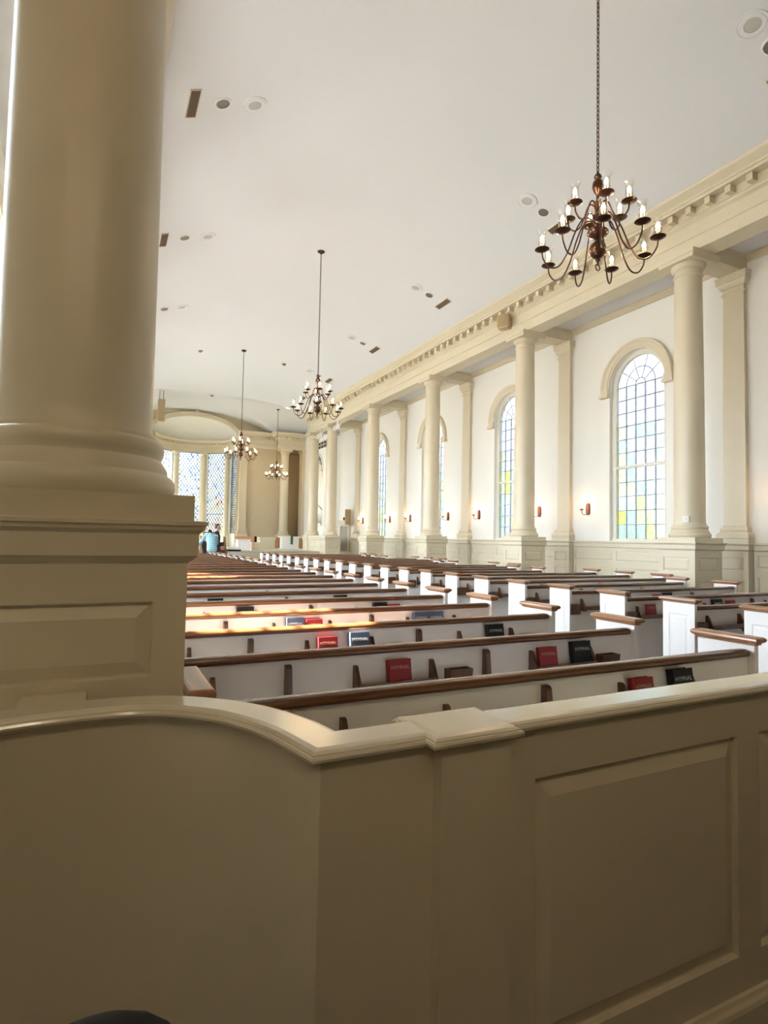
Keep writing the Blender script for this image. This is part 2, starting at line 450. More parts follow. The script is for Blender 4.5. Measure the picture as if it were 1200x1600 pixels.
# ---- wainscot of the right wall
wn = MB()
XD = 12.16
pil = [y for y in COLY]
segs = [(-1.6, 7.783 - .38)] + [(a + .38, b - .38) for a, b in zip(COLY, COLY[1:])] + [(COLY[-1] + .38, 29.05)]
for a, b in segs:
    L = b - a; n = max(1, round(L / 1.45)); g = .12
    us = [0]
    for i in range(n):
        us += [L * i / n + g / 2, L * (i + 1) / n - g / 2]
    us.append(L)
    vz = [0, .28, 1.27, 1.45, 1.71, 1.97]
    wn.paneled((XD, a, FLOOR), (0, 1, 0), (0, 0, 1), (-1, 0, 0), us, vz, {(2 * i + 1, j) for i in range(n) for j in (1, 3)}, .018, .03)
    wn.prism([(XD, 1.44), (XD - .03, 1.46), (XD - .03, 1.56), (XD - .06, 1.58), (XD - .06, 1.62), (XW, 1.62), (XW, 1.44)], 1, a, b)
    wn.prism([(XD, FLOOR), (XD - .03, FLOOR), (XD - .03, -.17), (XD, -.14)], 1, a, b)
tag(wn.build('trim_4', M['dado']), 'pale grey-beige panelled wainscot along the right wall', 'wainscot', kind='structure')

# ---- windows
PAN = .148 * 2
def pane_colors(seed):
    return random.Random(seed)
def make_window(name, X, out, yc, label, seed):
    rnd = random.Random(seed)
    root = empty(name, (X, yc, 0)); tag(root, label, 'window', 'arched windows of the right wall' if out > 0 else None, 'structure')
    G = out * .15; hw = .74
    fr = MB(); N = 28
    # frame strip round the opening
    def ring(r): return [(-r, ZS)] + [(-r * math.cos(PI * i / N), ZA + r * math.sin(PI * i / N)) for i in range(N + 1)] + [(r, ZS)]
    x0, x1 = G - out * .05, G + out * .05
    A, B = ring(hw), ring(HW)
    for (p, q), (r, s) in zip(zip(A, A[1:]), zip(B, B[1:])):
        fr.quad((x0, *p), (x0, *q), (x0, *s), (x0, *r))
        fr.quad((x0, *p), (x0, *q), (x1, *q), (x1, *p))
        fr.quad((x1, *p), (x1, *q), (x1, *s), (x1, *r))
    fr.box(x0 - out * .03, x1, -HW, HW, ZS, ZS + .06)
    fr.box(G - out * .045, G + out * .03, -hw, hw, 3.53, 3.60)
    fr.build('sash_frame', M['frame'], root)
    # muntins
    mu = MB(); t = .011; xa, xb = sorted((G - out * .018, G + out * .018))
    for k in range(1, 5):
        y = -hw + PAN * k; mu.box(xa, xb, y - t, y + t, ZS + .05, ZA)
    rows = [ZS + .06 + .372 * k for k in range(1, 5)] + [3.60 + .35 * k for k in range(1, 6)] + [ZA]
    for z in rows: mu.box(xa, xb, -hw, hw, z - t, z + t)
    for r in (.148, .444):
        pts = [(G, -r * math.cos(PI * i / 24), ZA + r * math.sin(PI * i / 24)) for i in range(25)]
        mu.tube(pts, t * 1.1, 6)
    for a in (36, 72, 108, 144):
        a = math.radians(a)
        mu.tube([(G, .148 * math.cos(a), ZA + .148 * math.sin(a)), (G, hw * math.cos(a), ZA + hw * math.sin(a))], t, 6)
    mu.build('muntins', M['muntin'], root)
    # panes
    gl = MB()
    pal = [(.24, .27, .25), (.21, .27, .24), (.26, .285, .17), (.20, .27, .235), (.25, .25, .26), (.25, .26, .25), (.235, .25, .265), (.25, .28, .18)]
    zs = [ZS + .05] + rows
    for i in range(5):
        ya, yb = -hw + PAN * i, -hw + PAN * (i + 1)
        for j in range(len(zs) - 1):
            if out < 0: gl.col = (.88, .89, .9)
            elif j < 5:
                gl.col = rnd.choice(pal) if not ((i + 2 * j) % 5 == 1 and rnd.random() < .8) else rnd.choice([(.25, .285, .085), (.25, .285, .14), (.20, .27, .235)])
            elif j < 7: gl.col = rnd.choice(pal[:2] + pal[4:7] + [(.26, .28, .19)])
            else: gl.col = tuple(c * rnd.uniform(.9, 1.05) for c in (.30, .315, .33))
            gl.quad((G, ya, zs[j]), (G, yb, zs[j]), (G, yb, zs[j + 1]), (G, ya, zs[j + 1]))
    gl.col = (.32, .33, .34) if out > 0 else (.88, .89, .9)
    for i in range(N):
        a, b = PI * i / N, PI * (i + 1) / N
        gl.add([(G, 0, ZA), (G, -hw * math.cos(a), ZA + hw * math.sin(a)), (G, -hw * math.cos(b), ZA + hw * math.sin(b))], [(0, 1, 2)])
    gl.build('glass', M['pane'], root)
    # archivolt with imposts
    av = MB()
    prof = [(.86, 0), (.86, .05), (.90, .06), (.90, .075), (1.02, .085), (1.04, .11), (1.09, .12), (1.10, .10), (1.10, 0)]
    vs, fs = [], []; n = len(prof); Nn = 40
    for i in range(Nn + 1):
        a = PI * i / Nn
        for r, d in prof: vs.append((-out * d, -r * math.cos(a), ZA + r * math.sin(a)))
    for i in range(Nn):
        for j in range(n - 1):
            fs.append((i * n + j, i * n + j + 1, (i + 1) * n + j + 1, (i + 1) * n + j))
    av.add(vs, fs)
    for s in (-1, 1):
        a, b = sorted((s * .86, s * 1.10)); xa, xb = sorted((0, -out * .10))
        av.box(xa, xb, a, b, ZA - .16, ZA + .005)
        a, b = sorted((s * .84, s * 1.14)); xa, xb = sorted((0, -out * .14))
        av.box(xa, xb, a, b, ZA - .22, ZA - .14)
    av.build('arch_moulding', M['trim'], root)
    return root
for i, yc in enumerate(WC[1:]):
    make_window('window_%d' % (i + 1), XW, 1, yc, ['tall arched window behind the nearest right column, tinted lower panes', 'arched window between second and third right columns',
                'arched window mostly hidden behind the third right column', 'arched window half hidden by the fourth right column'][i], 11 + i)
make_window('window_5', XW, 1, WC[0], 'arched window of the right wall nearest the entry, out of view', 55)
for i, yc in enumerate(WCL):
    make_window('window_%d' % (6 + i), XLW, -1, yc, 'arched window %s along the left wall, out of view' % ORD[i], 31 + i)

# ================================================================== COLUMNS
def shaft_prof():
    P = [(.305, 1.955), (.294, 1.985), (.290, 2.03)]
    for i in range(1, 13):
        t = i / 12; z = 2.03 + (7.0 - 2.03) * t
        P.append((.290 - .034 * t ** 1.7, z))
    P += [(.272, 7.015), (.280, 7.03), (.280, 7.045), (.270, 7.06), (.256, 7.065), (.256, 7.13)]
    return P
BASE = [(.375, 1.70), (.388, 1.72), (.392, 1.745), (.388, 1.772), (.374, 1.79), (.360, 1.80), (.357, 1.82), (.345, 1.845), (.333, 1.86), (.333, 1.872),
        (.340, 1.885), (.343, 1.905), (.340, 1.925), (.330, 1.938), (.316, 1.942), (.314, 1.956), (.30, 1.956)]
CAP = [(.262, 7.125), (.275, 7.14), (.275, 7.155), (.285, 7.16), (.310, 7.19), (.325, 7.22), (.330, 7.245), (.328, 7.265), (.30, 7.268)]
def make_column(x, y, label, group, groove=None, n=48, name='column', zoff=0):
    root = empty(name, (x, y, 0)); tag(root, label, 'column', group)
    m = MB(); m.lathe(shaft_prof(), n=n, groove=groove); m.build('shaft', M['trim'], root)
    m = MB(); m.lathe(BASE, n=n); m.build('base', M['trim'], root)
    m = MB(); m.lathe(CAP, n=n); m.loft4(0, 0, .36, .36, [(0, 7.265), (.03, 7.268), (.03, 7.35), (.045, 7.355), (.055, 7.38), (.06, 7.39), (.06, 7.42)]); m.build('capital', M['trim'], root)
    p = MB(); h = .405
    for ang in range(4):
        a = PI / 2 * ang; U = Vector((math.cos(a), math.sin(a), 0)); N = Vector((math.sin(a), -math.cos(a), 0))
        O = N * h - U * h; O.z = FLOOR
        p.paneled(O, U, (0, 0, 1), N, [0, .115, .695, .81], [0, .25, 1.19, 1.385, 1.657, 1.80], {(1, 1), (1, 3)}, .02, .045)
    p.loft4(0, 0, h, h, [(0, 1.445), (.012, 1.455), (.028, 1.47), (.034, 1.475), (.034, 1.555), (.038, 1.56), (.05, 1.57), (.055, 1.585), (.062, 1.588), (.062, 1.602), (.016, 1.606), (.016, 1.70)])
    p.loft4(0, 0, h, h, [(.03, FLOOR), (.03, -.17), (.015, -.15), (0, -.14)])
    p.build('pedestal', M['dado'] if groove is None else M['trim'], root)  # near pedestal: tanner colour stands in for the warm, dim light on it
    return root
near = make_column(XLCOL, 2.695, 'massive beige column on a panelled pedestal filling the left front', None, groove=-PI / 2 - .13, n=96)
c0 = make_column(XCOL, Y0, 'round beige column of the right row nearest the viewer', 'right row of columns')
RIGHTCOL = [c0]
for i in range(1, 5):
    c = copy_tree(c0); c.location = (XCOL, COLY[i], 0); RIGHTCOL.append(c)
    c['label'] = '%s round beige column of the right row, counted from the nearest' % ORD[i]
c = copy_tree(c0); c.location = (XCOL, YC6, 0); c['label'] = 'round beige corner column at the far end of the right row'
c = copy_tree(c0); c.location = (10.92, 37.62, 0); c['label'] = 'round beige column standing against the far end wall'; c['group'] = 'chancel columns'
for i in range(0, 5):
    c = copy_tree(c0); c.location = (XLCOL, COLY[i], 0); c.name = 'column_left'; c['kind'] = 'structure'
    c['label'] = 'beige left-row column hidden behind the near column, %s of the row' % ORD[i]; c['group'] = 'left row of columns'

# pilasters of the right wall
def make_pilaster(x, y, label):
    root = empty('pilaster', (x, y, 0)); tag(root, label, 'pilaster', 'right wall pilasters')
    hx, cx = .11, 0
    def ring(mb, prof, hy):
        mb.loft4(0, 0, .11, hy, prof)
    m = MB(); m.loft4(-.055, 0, .055, .245, [(0, 1.95), (-.004, 4.5), (-.02, 7.0)], xmax=0); m.build('shaft', M['trim'], root)
    m = MB(); m.loft4(-.055, 0, .055, .245, [(.10, 1.70), (.11, 1.72), (.11, 1.78), (.095, 1.80), (.06, 1.83), (.045, 1.86), (.055, 1.89), (.05, 1.93), (.02, 1.94), (.02, 1.956), (0, 1.99)], xmax=0); m.build('base', M['trim'], root)
    m = MB(); m.loft4(-.055, 0, .055, .245, [(-.02, 6.98), (.0, 7.0), (.015, 7.03), (0, 7.06), (-.01, 7.065), (-.01, 7.14), (.02, 7.15), (.05, 7.20), (.07, 7.26), (.085, 7.265), (.085, 7.36), (.10, 7.38), (.10, 7.42)], xmax=0); m.build('capital', M['trim'], root)
    p = MB(); hy = .335; X = -.20
    p.paneled((X, -hy, FLOOR), (0, 1, 0), (0, 0, 1), (-1, 0, 0), [0, .09, .58, .67], [0, .25, 1.19, 1.385, 1.657, 1.80], {(1, 1), (1, 3)}, .015, .03)
    p.box(X + .03, 0, -hy, hy, FLOOR, 1.45)
    for s in (-1, 1): p.quad((X, s * hy, FLOOR), (X + .03, s * hy, FLOOR), (X + .03, s * hy, 1.45), (X, s * hy, 1.45))
    p.loft4(-.10, 0, .10, hy, [(0, 1.44), (.03, 1.47), (.03, 1.555), (.055, 1.585), (.055, 1.602), (.015, 1.606), (.015, 1.70)], xmax=0)
    p.build('pedestal', M['dado'], root)
    return root
p0 = make_pilaster(12.215, COLY[0], 'flat beige pilaster on the right wall behind the nearest column')
for i in range(1, 5):
    p = copy_tree(p0); p.location = (12.215, COLY[i], 0)
    p['label'] = 'flat beige wall pilaster behind the %s column of the right row' % ORD[i]

# ================================================================ PARAPET
ZC = 1.005
CAPP = [(0, 0), (.020, 0), (.036, .004), (.046, .010), (.046, .013), (.051, .014), (.055, .021), (.053, .029), (.042, .035), (.030, .038), (.026, .044), (.018, .048), (.01, .055), (0, .058)]
CAPP = [(o, ZC - q) for o, q in CAPP]
def cap_sec(wid):
    """cap section: near moulded edge at out=0 .. far edge at out=-wid"""
    near = [(o - .056, z) for o, z in CAPP]
    far = [(-wid - (o - .056) , z) for o, z in CAPP]
    return near[:1] + near[1:] + far[::-1]
par = empty('parapet', (1.6, 1.5, FLOOR)); tag(par, 'panelled beige parapet wall with moulded cap curving from the near pedestal', 'parapet')
inv = Matrix.Translation((-1.6, -1.5, -FLOOR))
def pbuild(mb, name, m):
    o = mb.build(name, m, par); o.data.transform(inv); return o
# curve of the near edge (plan), from the pedestal side round to the mitre corner
curve = [(-.62, 1.86), (-.40, 1.945), (-.236, 1.991), (-.069, 2.014), (.115, 2.006), (.229, 1.954), (.335, 1.857), (.396, 1.762), (.446, 1.645), (.477, 1.54), (.500, 1.425)]
sm = [(p.x, p.y) for p in spline([(a, b, 0) for a, b in curve], 10)]
w = MB()
# curved wall body: between near face (inset .03) and far face
def offset_path(path, o):
    out = []
    for i, p in enumerate(path):
        p = Vector(p); d = Vector(path[min(i + 1, len(path) - 1)]) - Vector(path[max(i - 1, 0)]); d.normalize()
        n = Vector((d.y, -d.x)); q = p + n * o; out.append((q.x, q.y))
    return out
nearf = offset_path(sm, -.035)
farf = offset_path(sm, -.15)
ring = [p for p in nearf if p[1] > 1.45] + [(.535, 1.44)] + [(.62, 1.57)] + farf[-20::-1]
w.prism(ring, 2, FLOOR, ZC - .03, True)
pbuild(w, 'curved_wall', M['trim'])
# straight wall with raised panels
w = MB()
YN, YF, SX = 1.44, 1.56, .535
us = [0, 1.245 - SX, 2.242 - SX, 2.377 - SX, 3.374 - SX, 3.51 - SX, 4.51 - SX, 4.64 - SX, 5.64 - SX, 5.78 - SX, 6.78 - SX, 7.2]
vz = [0, .34, 1.165, ZC - .03 - FLOOR]
w.paneled((SX, YN, FLOOR), (1, 0, 0), (0, 0, 1), (0, -1, 0), us, vz, {(i, 1) for i in (1, 3, 5, 7, 9)}, .022, .055, .002)
w.box(SX + .01, 7.7, YN + .03, YF, FLOOR, ZC - .03)
w.quad((SX, YN, FLOOR), (SX, YN + .04, FLOOR), (SX, YN + .04, ZC - .03), (SX, YN, ZC - .03))
pbuild(w, 'straight_wall', M['trim'])
w = MB(); w.box(.875, 1.115, YN - .045, YF + .02, FLOOR, ZC - .03); pbuild(w, 'pier', M['trim'])
w = MB(); w.prism([(YN, FLOOR), (YN - .035, FLOOR), (YN - .035, -.185), (YN - .03, -.17), (YN - .015, -.165), (YN - .010, -.15), (YN, -.145)], 0, .54, 7.7); pbuild(w, 'baseboard', M['trim'])
# cap: curve, straight, pier block, leg to the pedestal
w = MB()
prof = cap_sec(.175)
path = [p for p in sm if p[1] > 1.63] + [(.500, 1.415), (7.7, 1.405)]
# sweep leaves `out` to the right of travel: travelling +x the near side is -y
w.sweep(prof, path)
w.bm_ = None
def capblock(x0, x1, y0, y1):
    cx, cy, hx, hy = (x0 + x1) / 2, (y0 + y1) / 2, (x1 - x0) / 2, (y1 - y0) / 2
    w.loft4(cx, cy, hx, hy, [(o - .056, z + .004) for o, z in CAPP][::-1])
capblock(.833, 1.146, 1.368, 1.625)
pbuild(w, 'cap', M['gloss'])
w = MB(); w.bbox(-.22, -.021, 2.06, 2.286, ZC - .045, ZC - .0005, .003); pbuild(w, 'cap_return', M['gloss'])
w = MB(); w.box(-.20, -.045, 2.1, 2.255, FLOOR, ZC - .03); pbuild(w, 'return_wall', M['trim'])

# black chair whose rounded back just enters the bottom of the picture
ch = empty('chair', (.02, 1.02, FLOOR)); tag(ch, 'black padded chair, only its rounded top shows at the bottom left', 'chair')
m = MB(); NB = 16; prof = [(math.sin(PI * i / NB) ** .8, -math.cos(PI * i / NB)) for i in range(NB + 1)]
m.lathe(prof, n=32); o = m.build('backrest', M['padding'], ch); o.data.transform(Matrix.Translation((-.005, .02, .872)) @ Matrix.Diagonal((.19, .06, .27, 1)))
m = MB(); m.bbox(-.23, .23, -.46, .02, .50, .58, .03, 3); m.build('seat', M['padding'], ch)
for sx in (-1, 1):
    for yy in (-.40, -.02):
        m = MB(); m.tube([(sx * .19, yy, .5), (sx * .21, yy, 0)], .018, 10); m.build('leg', M['black'], ch)
    m = MB(); m.tube([(sx * .14, .02, .5), (sx * .14, .035, .75)], .014, 8); m.build('back_post', M['black'], ch)

# =================================================================== PEWS
def make_pew(xl, xr, racks, talls, cards, label, group, panel_sides):
    """row local frame: y = 0 is the rear face of the back, x is the room's x"""
    root = empty('pew'); tag(root, label, 'pew', group)
    m = MB(); m.box(xl + .03, xr - .03, .012, .045, .02, .872)
    m.box(xl + .03, xr - .03, .002, .012, .02, .10)
    m.build('backrest', M['pew'], root)
    # rounded top rail
    m = MB(); n = 14; sec = []
    for i in range(n):
        a = 2 * PI * i / n; c, s_ = math.cos(a), math.sin(a)
        sec.append((.022 + .043 * math.copysign(abs(c) ** .75, c), .884 + .026 * math.copysign(abs(s_) ** .8, s_)))
    xa, xb = xl + .045, xr - .045
    stations = [(xa, .35), (xa + .006, .7), (xa + .02, .93), (xa + .04, 1), (xb - .04, 1), (xb - .02, .93), (xb - .006, .7), (xb, .35)]
    vs = [(x, .022 + (y - .022) * k, .884 + (z - .884) * k) for x, k in stations for y, z in sec]
    fs = [(j * n + i, j * n + (i + 1) % n, (j + 1) * n + (i + 1) % n, (j + 1) * n + i) for j in range(len(stations) - 1) for i in range(n)]
    fs += [tuple(range(n)), tuple(range((len(stations) - 1) * n, len(stations) * n))]
    m.add(vs, fs, True); m.build('top_rail', M['wood'], root)
    m = MB(); m.bbox(xl + .03, xr - .03, .045, .47, .10, .145, .012); m.build('seat', M['wood'], root)
    m = MB(); m.box(xl + .03, xr - .03, .38, .40, FLOOR, .10); m.build('seat_front', M['pew'], root)
    for x0, s in ((xl, -1), (xr - .04, 1)):
        e_ = MB(); a, b = -.028, .352
        e_.box(x0 + .006, x0 + .034, a, b, FLOOR, .95)
        for side in (-1, 1):
            X = x0 if side < 0 else x0 + .04
            U = (0, 1, 0)
            if side == s:
                e_.paneled((X, a, FLOOR), U, (0, 0, 1), (side, 0, 0), [0, .075, .305, b - a], [0, .16, 1.16, .95 - FLOOR], {(1, 1)}, .010, .03, .0)
            else:
                e_.quad((X, a, FLOOR), (X, b, FLOOR), (X, b, .95), (X, a, .95))
            xi = x0 + .006 if side < 0 else x0 + .034
            for q in (a, b): e_.quad((X, q, FLOOR), (xi, q, FLOOR), (xi, q, .95), (X, q, .95))
        eo = e_.build('end_panel', M['pew'], root)
        c_ = MB()
        c_.loft4(x0 + .02, (a + b) / 2, .02, (b - a) / 2, [(0, .93), (.012, .935), (.014, .946), (.022, .950), (.030, .955), (.034, .965), (.032, .975), (.022, .983), (.012, .985)])
        c_.build('cap', M['capwood'], eo)
    def bracket(mb, x, z0, z1, d0, d1, t=.013):
        pts = [(.012, z0), (-d0, z0), (-d0 * .98, z0 + .03), (-d1, z1 - .02), (-d1 * .7, z1 - .005), (-d1 * .2, z1), (.012, z1)]
        mb.prism(pts, 0, x - t, x + t)
    for x in talls:
        m = MB(); bracket(m, x, .38, .838, .075, .030, .017); m.build('support_bracket', M['rack'], root)
    for x0, x1 in racks:
        m = MB(); bracket(m, x0, .64, .802, .085, .022, .012); bracket(m, x1, .64, .802, .085, .022, .012)
        m.box(x0, x1, -.075, .012, .655, .668); m.box(x0, x1, -.082, -.068, .665, .705)
        m.build('book_rack', M['rack'], root)
    for x in cards:
        m = MB(); m.prism([(.012, .60), (-.045, .60), (-.065, .735), (-.05, .735), (-.035, .62), (-.0, .62), (-.0, .735), (.012, .735)], 0, x - .085, x + .085)
        for sx in (-.085, .073): m.prism([(.012, .60), (-.045, .60), (-.063, .735), (.012, .735)], 0, x + sx, x + sx + .012)
        m.build('card_holder', M['rack'], root)
    return root
PL, PR = .335, 3.72
A_ = dict(racks=[(.40, .562), (1.385, 1.905), (2.705, 3.24)], talls=[.972, 2.320], cards=[2.094, 3.405])
B_ = dict(racks=[(.94, 1.448), (2.556, 3.11)], talls=[2.03], cards=[1.62, 3.30])
def leftlab(k): return '%s white pew with brown rail in the left block, counted from the parapet' % ORD[k]
LP, RP = {}, {}
pa = make_pew(PL, PR, label='', group='pews of the left block', panel_sides=None, **A_)
pb = make_pew(PL, PR, label='', group='pews of the left block', panel_sides=None, **B_)
usedA = usedB = False
for k in range(0, 23):
    src = pa if k in (1, 2, 3) else pb
    if src is pa: o = copy_tree(src) if usedA else src; usedA = True
    else: o = copy_tree(src) if usedB else src; usedB = True
    o.location = (0, YP + PITCH * k, 0); o['label'] = leftlab(k); LP[k] = o
QL = 5.62
def rightspec(xr):
    r, t, c = [], [], []
    x = QL
    base = dict(racks=[(5.86, 6.40), (7.10, 7.70), (8.40, 9.0)], talls=[6.75, 8.09], cards=[5.71, 6.56, 7.9])
    base['racks'] = [q for q in base['racks'] if q[1] < xr - .1]; base['talls'] = [q for q in base['talls'] if q < xr - .1]
    return base
short = {4, 5, 9, 10, 13, 14, 18, 19, 20}
pl_ = make_pew(QL, 9.93, label='', group='pews of the right block', panel_sides=None, **rightspec(9.93))
ps_ = make_pew(QL, 9.17, label='', group='pews of the right block', panel_sides=None, **rightspec(9.17))
uS = uL = False
for k in range(1, 23):
    if k in short: o = copy_tree(ps_) if uS else ps_; uS = True
    else: o = copy_tree(pl_) if uL else pl_; uL = True
    o.location = (0, YP + PITCH * k, 0); RP[k] = o
    o['label'] = '%s white-ended pew in the right block beyond the aisle, counted from the viewer' % ORD[k - 1]

# ------------------------------------------------------------------- books
def make_book(kind, w, h, t, cover, page, text=None, tm=None):
    root = empty('hymnal')
    m = MB(); b = .0035
    m.bbox(-w / 2, w / 2, -t / 2, -t / 2 + b * 1.6, 0, h, .0015, 1)
    m.bbox(-w / 2, w / 2, t / 2 - b * 1.6, t / 2, 0, h, .0015, 1)
    # rounded spine on the left
    pts = [(-w / 2 + .004, -t / 2), (-w / 2 - .004, -t * .35), (-w / 2 - .007, 0), (-w / 2 - .004, t * .35), (-w / 2 + .004, t / 2), (-w / 2 + .006, t / 2 - .004), (-w / 2 + .006, -t / 2 + .004)]
    m.prism(pts, 2, 0, h)
    m.build('cover', cover, root)
    m = MB(); m.box(-w / 2 + .006, w / 2 - .006, -t / 2 + b * 1.5, t / 2 - b * 1.5, .006, h - .007); m.build('page_block', page, root)
    if text:
        cu = bpy.data.curves.new('title', 'FONT'); cu.body = text; cu.size = w * .21; cu.align_x = 'CENTER'; cu.extrude = .0004
        to = bpy.data.objects.new('title', cu); C.objects.link(to); to.parent = root
        cu.materials.append(tm)
        me = bpy.data.meshes.new_from_object(to); bpy.data.objects.remove(to)
        to = bpy.data.objects.new('title_lettering', me); C.objects.link(to); to.parent = root
        to.rotation_euler = (PI / 2, 0, 0); to.location = (0, -t / 2 - .0006, h * .62)
    return root
BK = {
    'red': make_book('red', .150, .150, .042, M['red'], M['redpage'], 'HYMNAL', M['gilt']),
    'redw': make_book('red', .150, .150, .042, M['red'], M['page'], 'HYMNAL', M['gilt']),
    'black': make_book('black', .165, .172, .048, M['black'], M['darkpage'], 'HYMNAL', M['silver']),
    'blue': make_book('blue', .158, .172, .048, M['blue'], M['page'], 'HYMNAL', M['silver']),
}
usedB_ = set()
def put_book(kind, x, row, label, lean=9, zb=.671, group=None):
    src = BK[kind]
    o = copy_tree(src) if kind in usedB_ else src
    usedB_.add(kind)
    t = .048
    o.location = (x, YP + PITCH * row - .0415, zb + .004); o.rotation_euler = (-math.radians(lean), 0, random.uniform(-.008, .008))
    tag(o, label, 'book', group or 'hymnals in the pew racks')
put_book('red', 2.682, 0, 'red book in the rack of the nearest left pew')
put_book('black', 3.0, 0, 'black book in the rack of the nearest left pew')
put_book('redw', 1.66, 1, 'dark red book with pale page edges in the middle of the second left pew')
put_book('red', 2.822, 1, 'red book near the aisle end of the second left pew')
put_book('black', 3.132, 1, 'black book beside a red one near the aisle end of the second left pew')
put_book('red', 1.535, 2, 'bright red sunlit book in the third left pew rack')
put_book('blue', 1.79, 2, 'slate blue sunlit book in the third left pew rack')
put_book('black', 3.05, 2, 'black book alone near the aisle end of the third left pew')
put_book('blue', 1.57, 3, 'blue book with bright page edges in the fourth left pew')
put_book('red', 1.745, 3, 'red book beside a blue one in the fourth left pew')
put_book('blue', 2.84, 3, 'first of two blue books side by side near the aisle in the fourth left pew')
put_book('blue', 3.01, 3, 'second of two blue books side by side near the aisle in the fourth left pew')
put_book('black', 1.335, 4, 'dark book alone at the middle of the fifth left pew')
put_book('black', 2.83, 4, 'dark book toward the aisle of the fifth left pew')
put_book('red', 3.0, 4, 'red book toward the aisle of the fifth left pew')
put_book('black', 1.20, 5, 'dark book at the middle of the sixth left pew')
put_book('black', 2.72, 5, 'dark book toward the aisle of the sixth left pew')
put_book('red', 7.60, 3, 'red book in the third row of the right pew block')
put_book('black', 7.32, 3, 'black book in the third row of the right pew block')
put_book('red', 6.06, 3, 'red book just inside the aisle end of a right block pew')
put_book('red', 7.30, 4, 'red book in the fourth row of the right pew block')
put_book('black', 7.52, 4, 'black book in the fourth row of the right pew block')

# ============================================================= CHANDELIERS
def make_chandelier():
    root = empty('chandelier'); tag(root, '', 'chandelier', 'brass candle chandeliers')
    # local z = 0 at the lower sphere's centre
    m = MB()
    prof = [(0, -.19), (.012, -.185), (.014, -.15), (.03, -.13), (.03, -.12), (.018, -.11), (.05, -.095), (.09, -.055), (.103, 0), (.09, .055), (.05, .095), (.03, .105), (.028, .13), (.045, .14),
            (.10, .165), (.125, .20), (.125, .22), (.10, .25), (.05, .27), (.035, .30), (.035, .36), (.06, .40), (.06, .43), (.03, .46), (.026, .52), (.05, .545), (.055, .57), (.04, .60), (.02, .62),
            (.02, .68), (.045, .72), (.068, .78), (.06, .84), (.03, .88), (.045, .90), (.045, .92), (.02, .95), (.012, .98), (0, .985)]
    m.lathe(prof, n=24); m.build('stem', M['bronze'], root)
    m = MB(); m.tube([(.035 * math.cos(a * PI / 10), 0, -.22 + .035 * math.sin(a * PI / 10)) for a in range(21)], .007, 8); m.build('ring', M['bronze'], root)
    # small scrolls on the hub
    def arm(ang, pts, rr, zz):
        ca, sa = math.cos(ang), math.sin(ang)
        R = Matrix.Rotation(ang, 4, 'Z')
        def bld(mb, name, mt, par):
            o = mb.build(name, mt, par); o.data.transform(R); return o
        m = MB(); m.tube(spline([(r, 0, z) for r, z in pts], 7), .0095, 8); a = bld(m, 'arm', M['bronze'], root)
        m = MB(); m.lathe([(0, zz - .012), (.03, zz - .008), (.075, zz + .012), (.088, zz + .022), (.086, zz + .026), (.05, zz + .016), (.03, zz + .03), (.018, zz + .045), (.018, zz + .05), (0, zz + .05)], rr, 0, 20); bld(m, 'drip_pan', M['bronze'], a)
        m = MB(); m.lathe([(.0145, zz + .04), (.0145, zz + .12), (0, zz + .12)], rr, 0, 12); bld(m, 'candle_sleeve', M['candle'], a)
        m = MB(); m.lathe([(0, zz + .12), (.012, zz + .122), (.022, zz + .145), (.019, zz + .168), (.008, zz + .195), (0, zz + .205)], rr, 0, 12); bld(m, 'bulb', M['bulb'], a)
        m = MB(); m.lathe([(.034, zz + .03), (.036, zz + .05), (.046, zz + .09), (.044, zz + .13), (.040, zz + .18), (.046, zz + .22), (.062, zz + .25)], rr, 0, 18); bld(m, 'glass_shade', M['shade'], a)
    for i in range(9):
        arm(PI / 2 * 3 - .72 + 2 * PI * i / 9, [(.03, .33), (.11, .40), (.19, .37), (.27, .22), (.36, -.03), (.46, -.19), (.57, -.20), (.645, -.10), (.66, .0)], .66, 0.0)
    for i in range(6):
        arm(PI / 2 * 3 - .55 + 2 * PI * i / 6, [(.02, .50), (.07, .585), (.12, .56), (.17, .43), (.22, .34), (.285, .32), (.345, .38), (.36, .46)], .36, .47)
    return root
def chain_mesh(L):
    m = MB(); pitch_ = .055; n = int(L / pitch_)
    for i in range(n):
        z = i * pitch_ + pitch_ / 2; pts = []
        for k in range(11):
            a = 2 * PI * k / 10; u = .016 * math.cos(a); v = .037 * math.sin(a)
            pts.append((u, 0, z + v) if i % 2 == 0 else (0, u, z + v))
        m.tube(pts, .0055, 5, caps=False)
    return m
ch0 = make_chandelier()
CH = [((XC, 5.05, 5.10), 'brass chandelier with lit candle lamps nearest the viewer, upper right'),
      ((5.28, 15.15, 5.12), 'second brass chandelier hanging over the middle of the pews'),
      ((5.28, 24.9, 5.08), 'third chandelier hanging in front of the apse arch'),
      ((9.70, 35.2, 5.36), 'smallest-looking chandelier hanging over the chancel before the end wall')]
for i, (loc, lab) in enumerate(CH):
    o = ch0 if i == 0 else copy_tree(ch0)
    o.location = loc; o['label'] = lab; o.rotation_euler = (0, 0, [0, .35, .2, .5][i])
    top = vault(loc[0], loc[1]) - loc[2]
    m = chain_mesh(top - .08 - .98); ob = m.build('chain', M['bronze'], o); ob.location = (0, 0, .975)
    m = MB(); m.lathe([(0, top - .10), (.015, top - .095), (.02, top - .06), (.06, top - .045), (.10, top - .02), (.105, top), (0, top + .005)], n=24); m.build('canopy', M['bronze'], o)

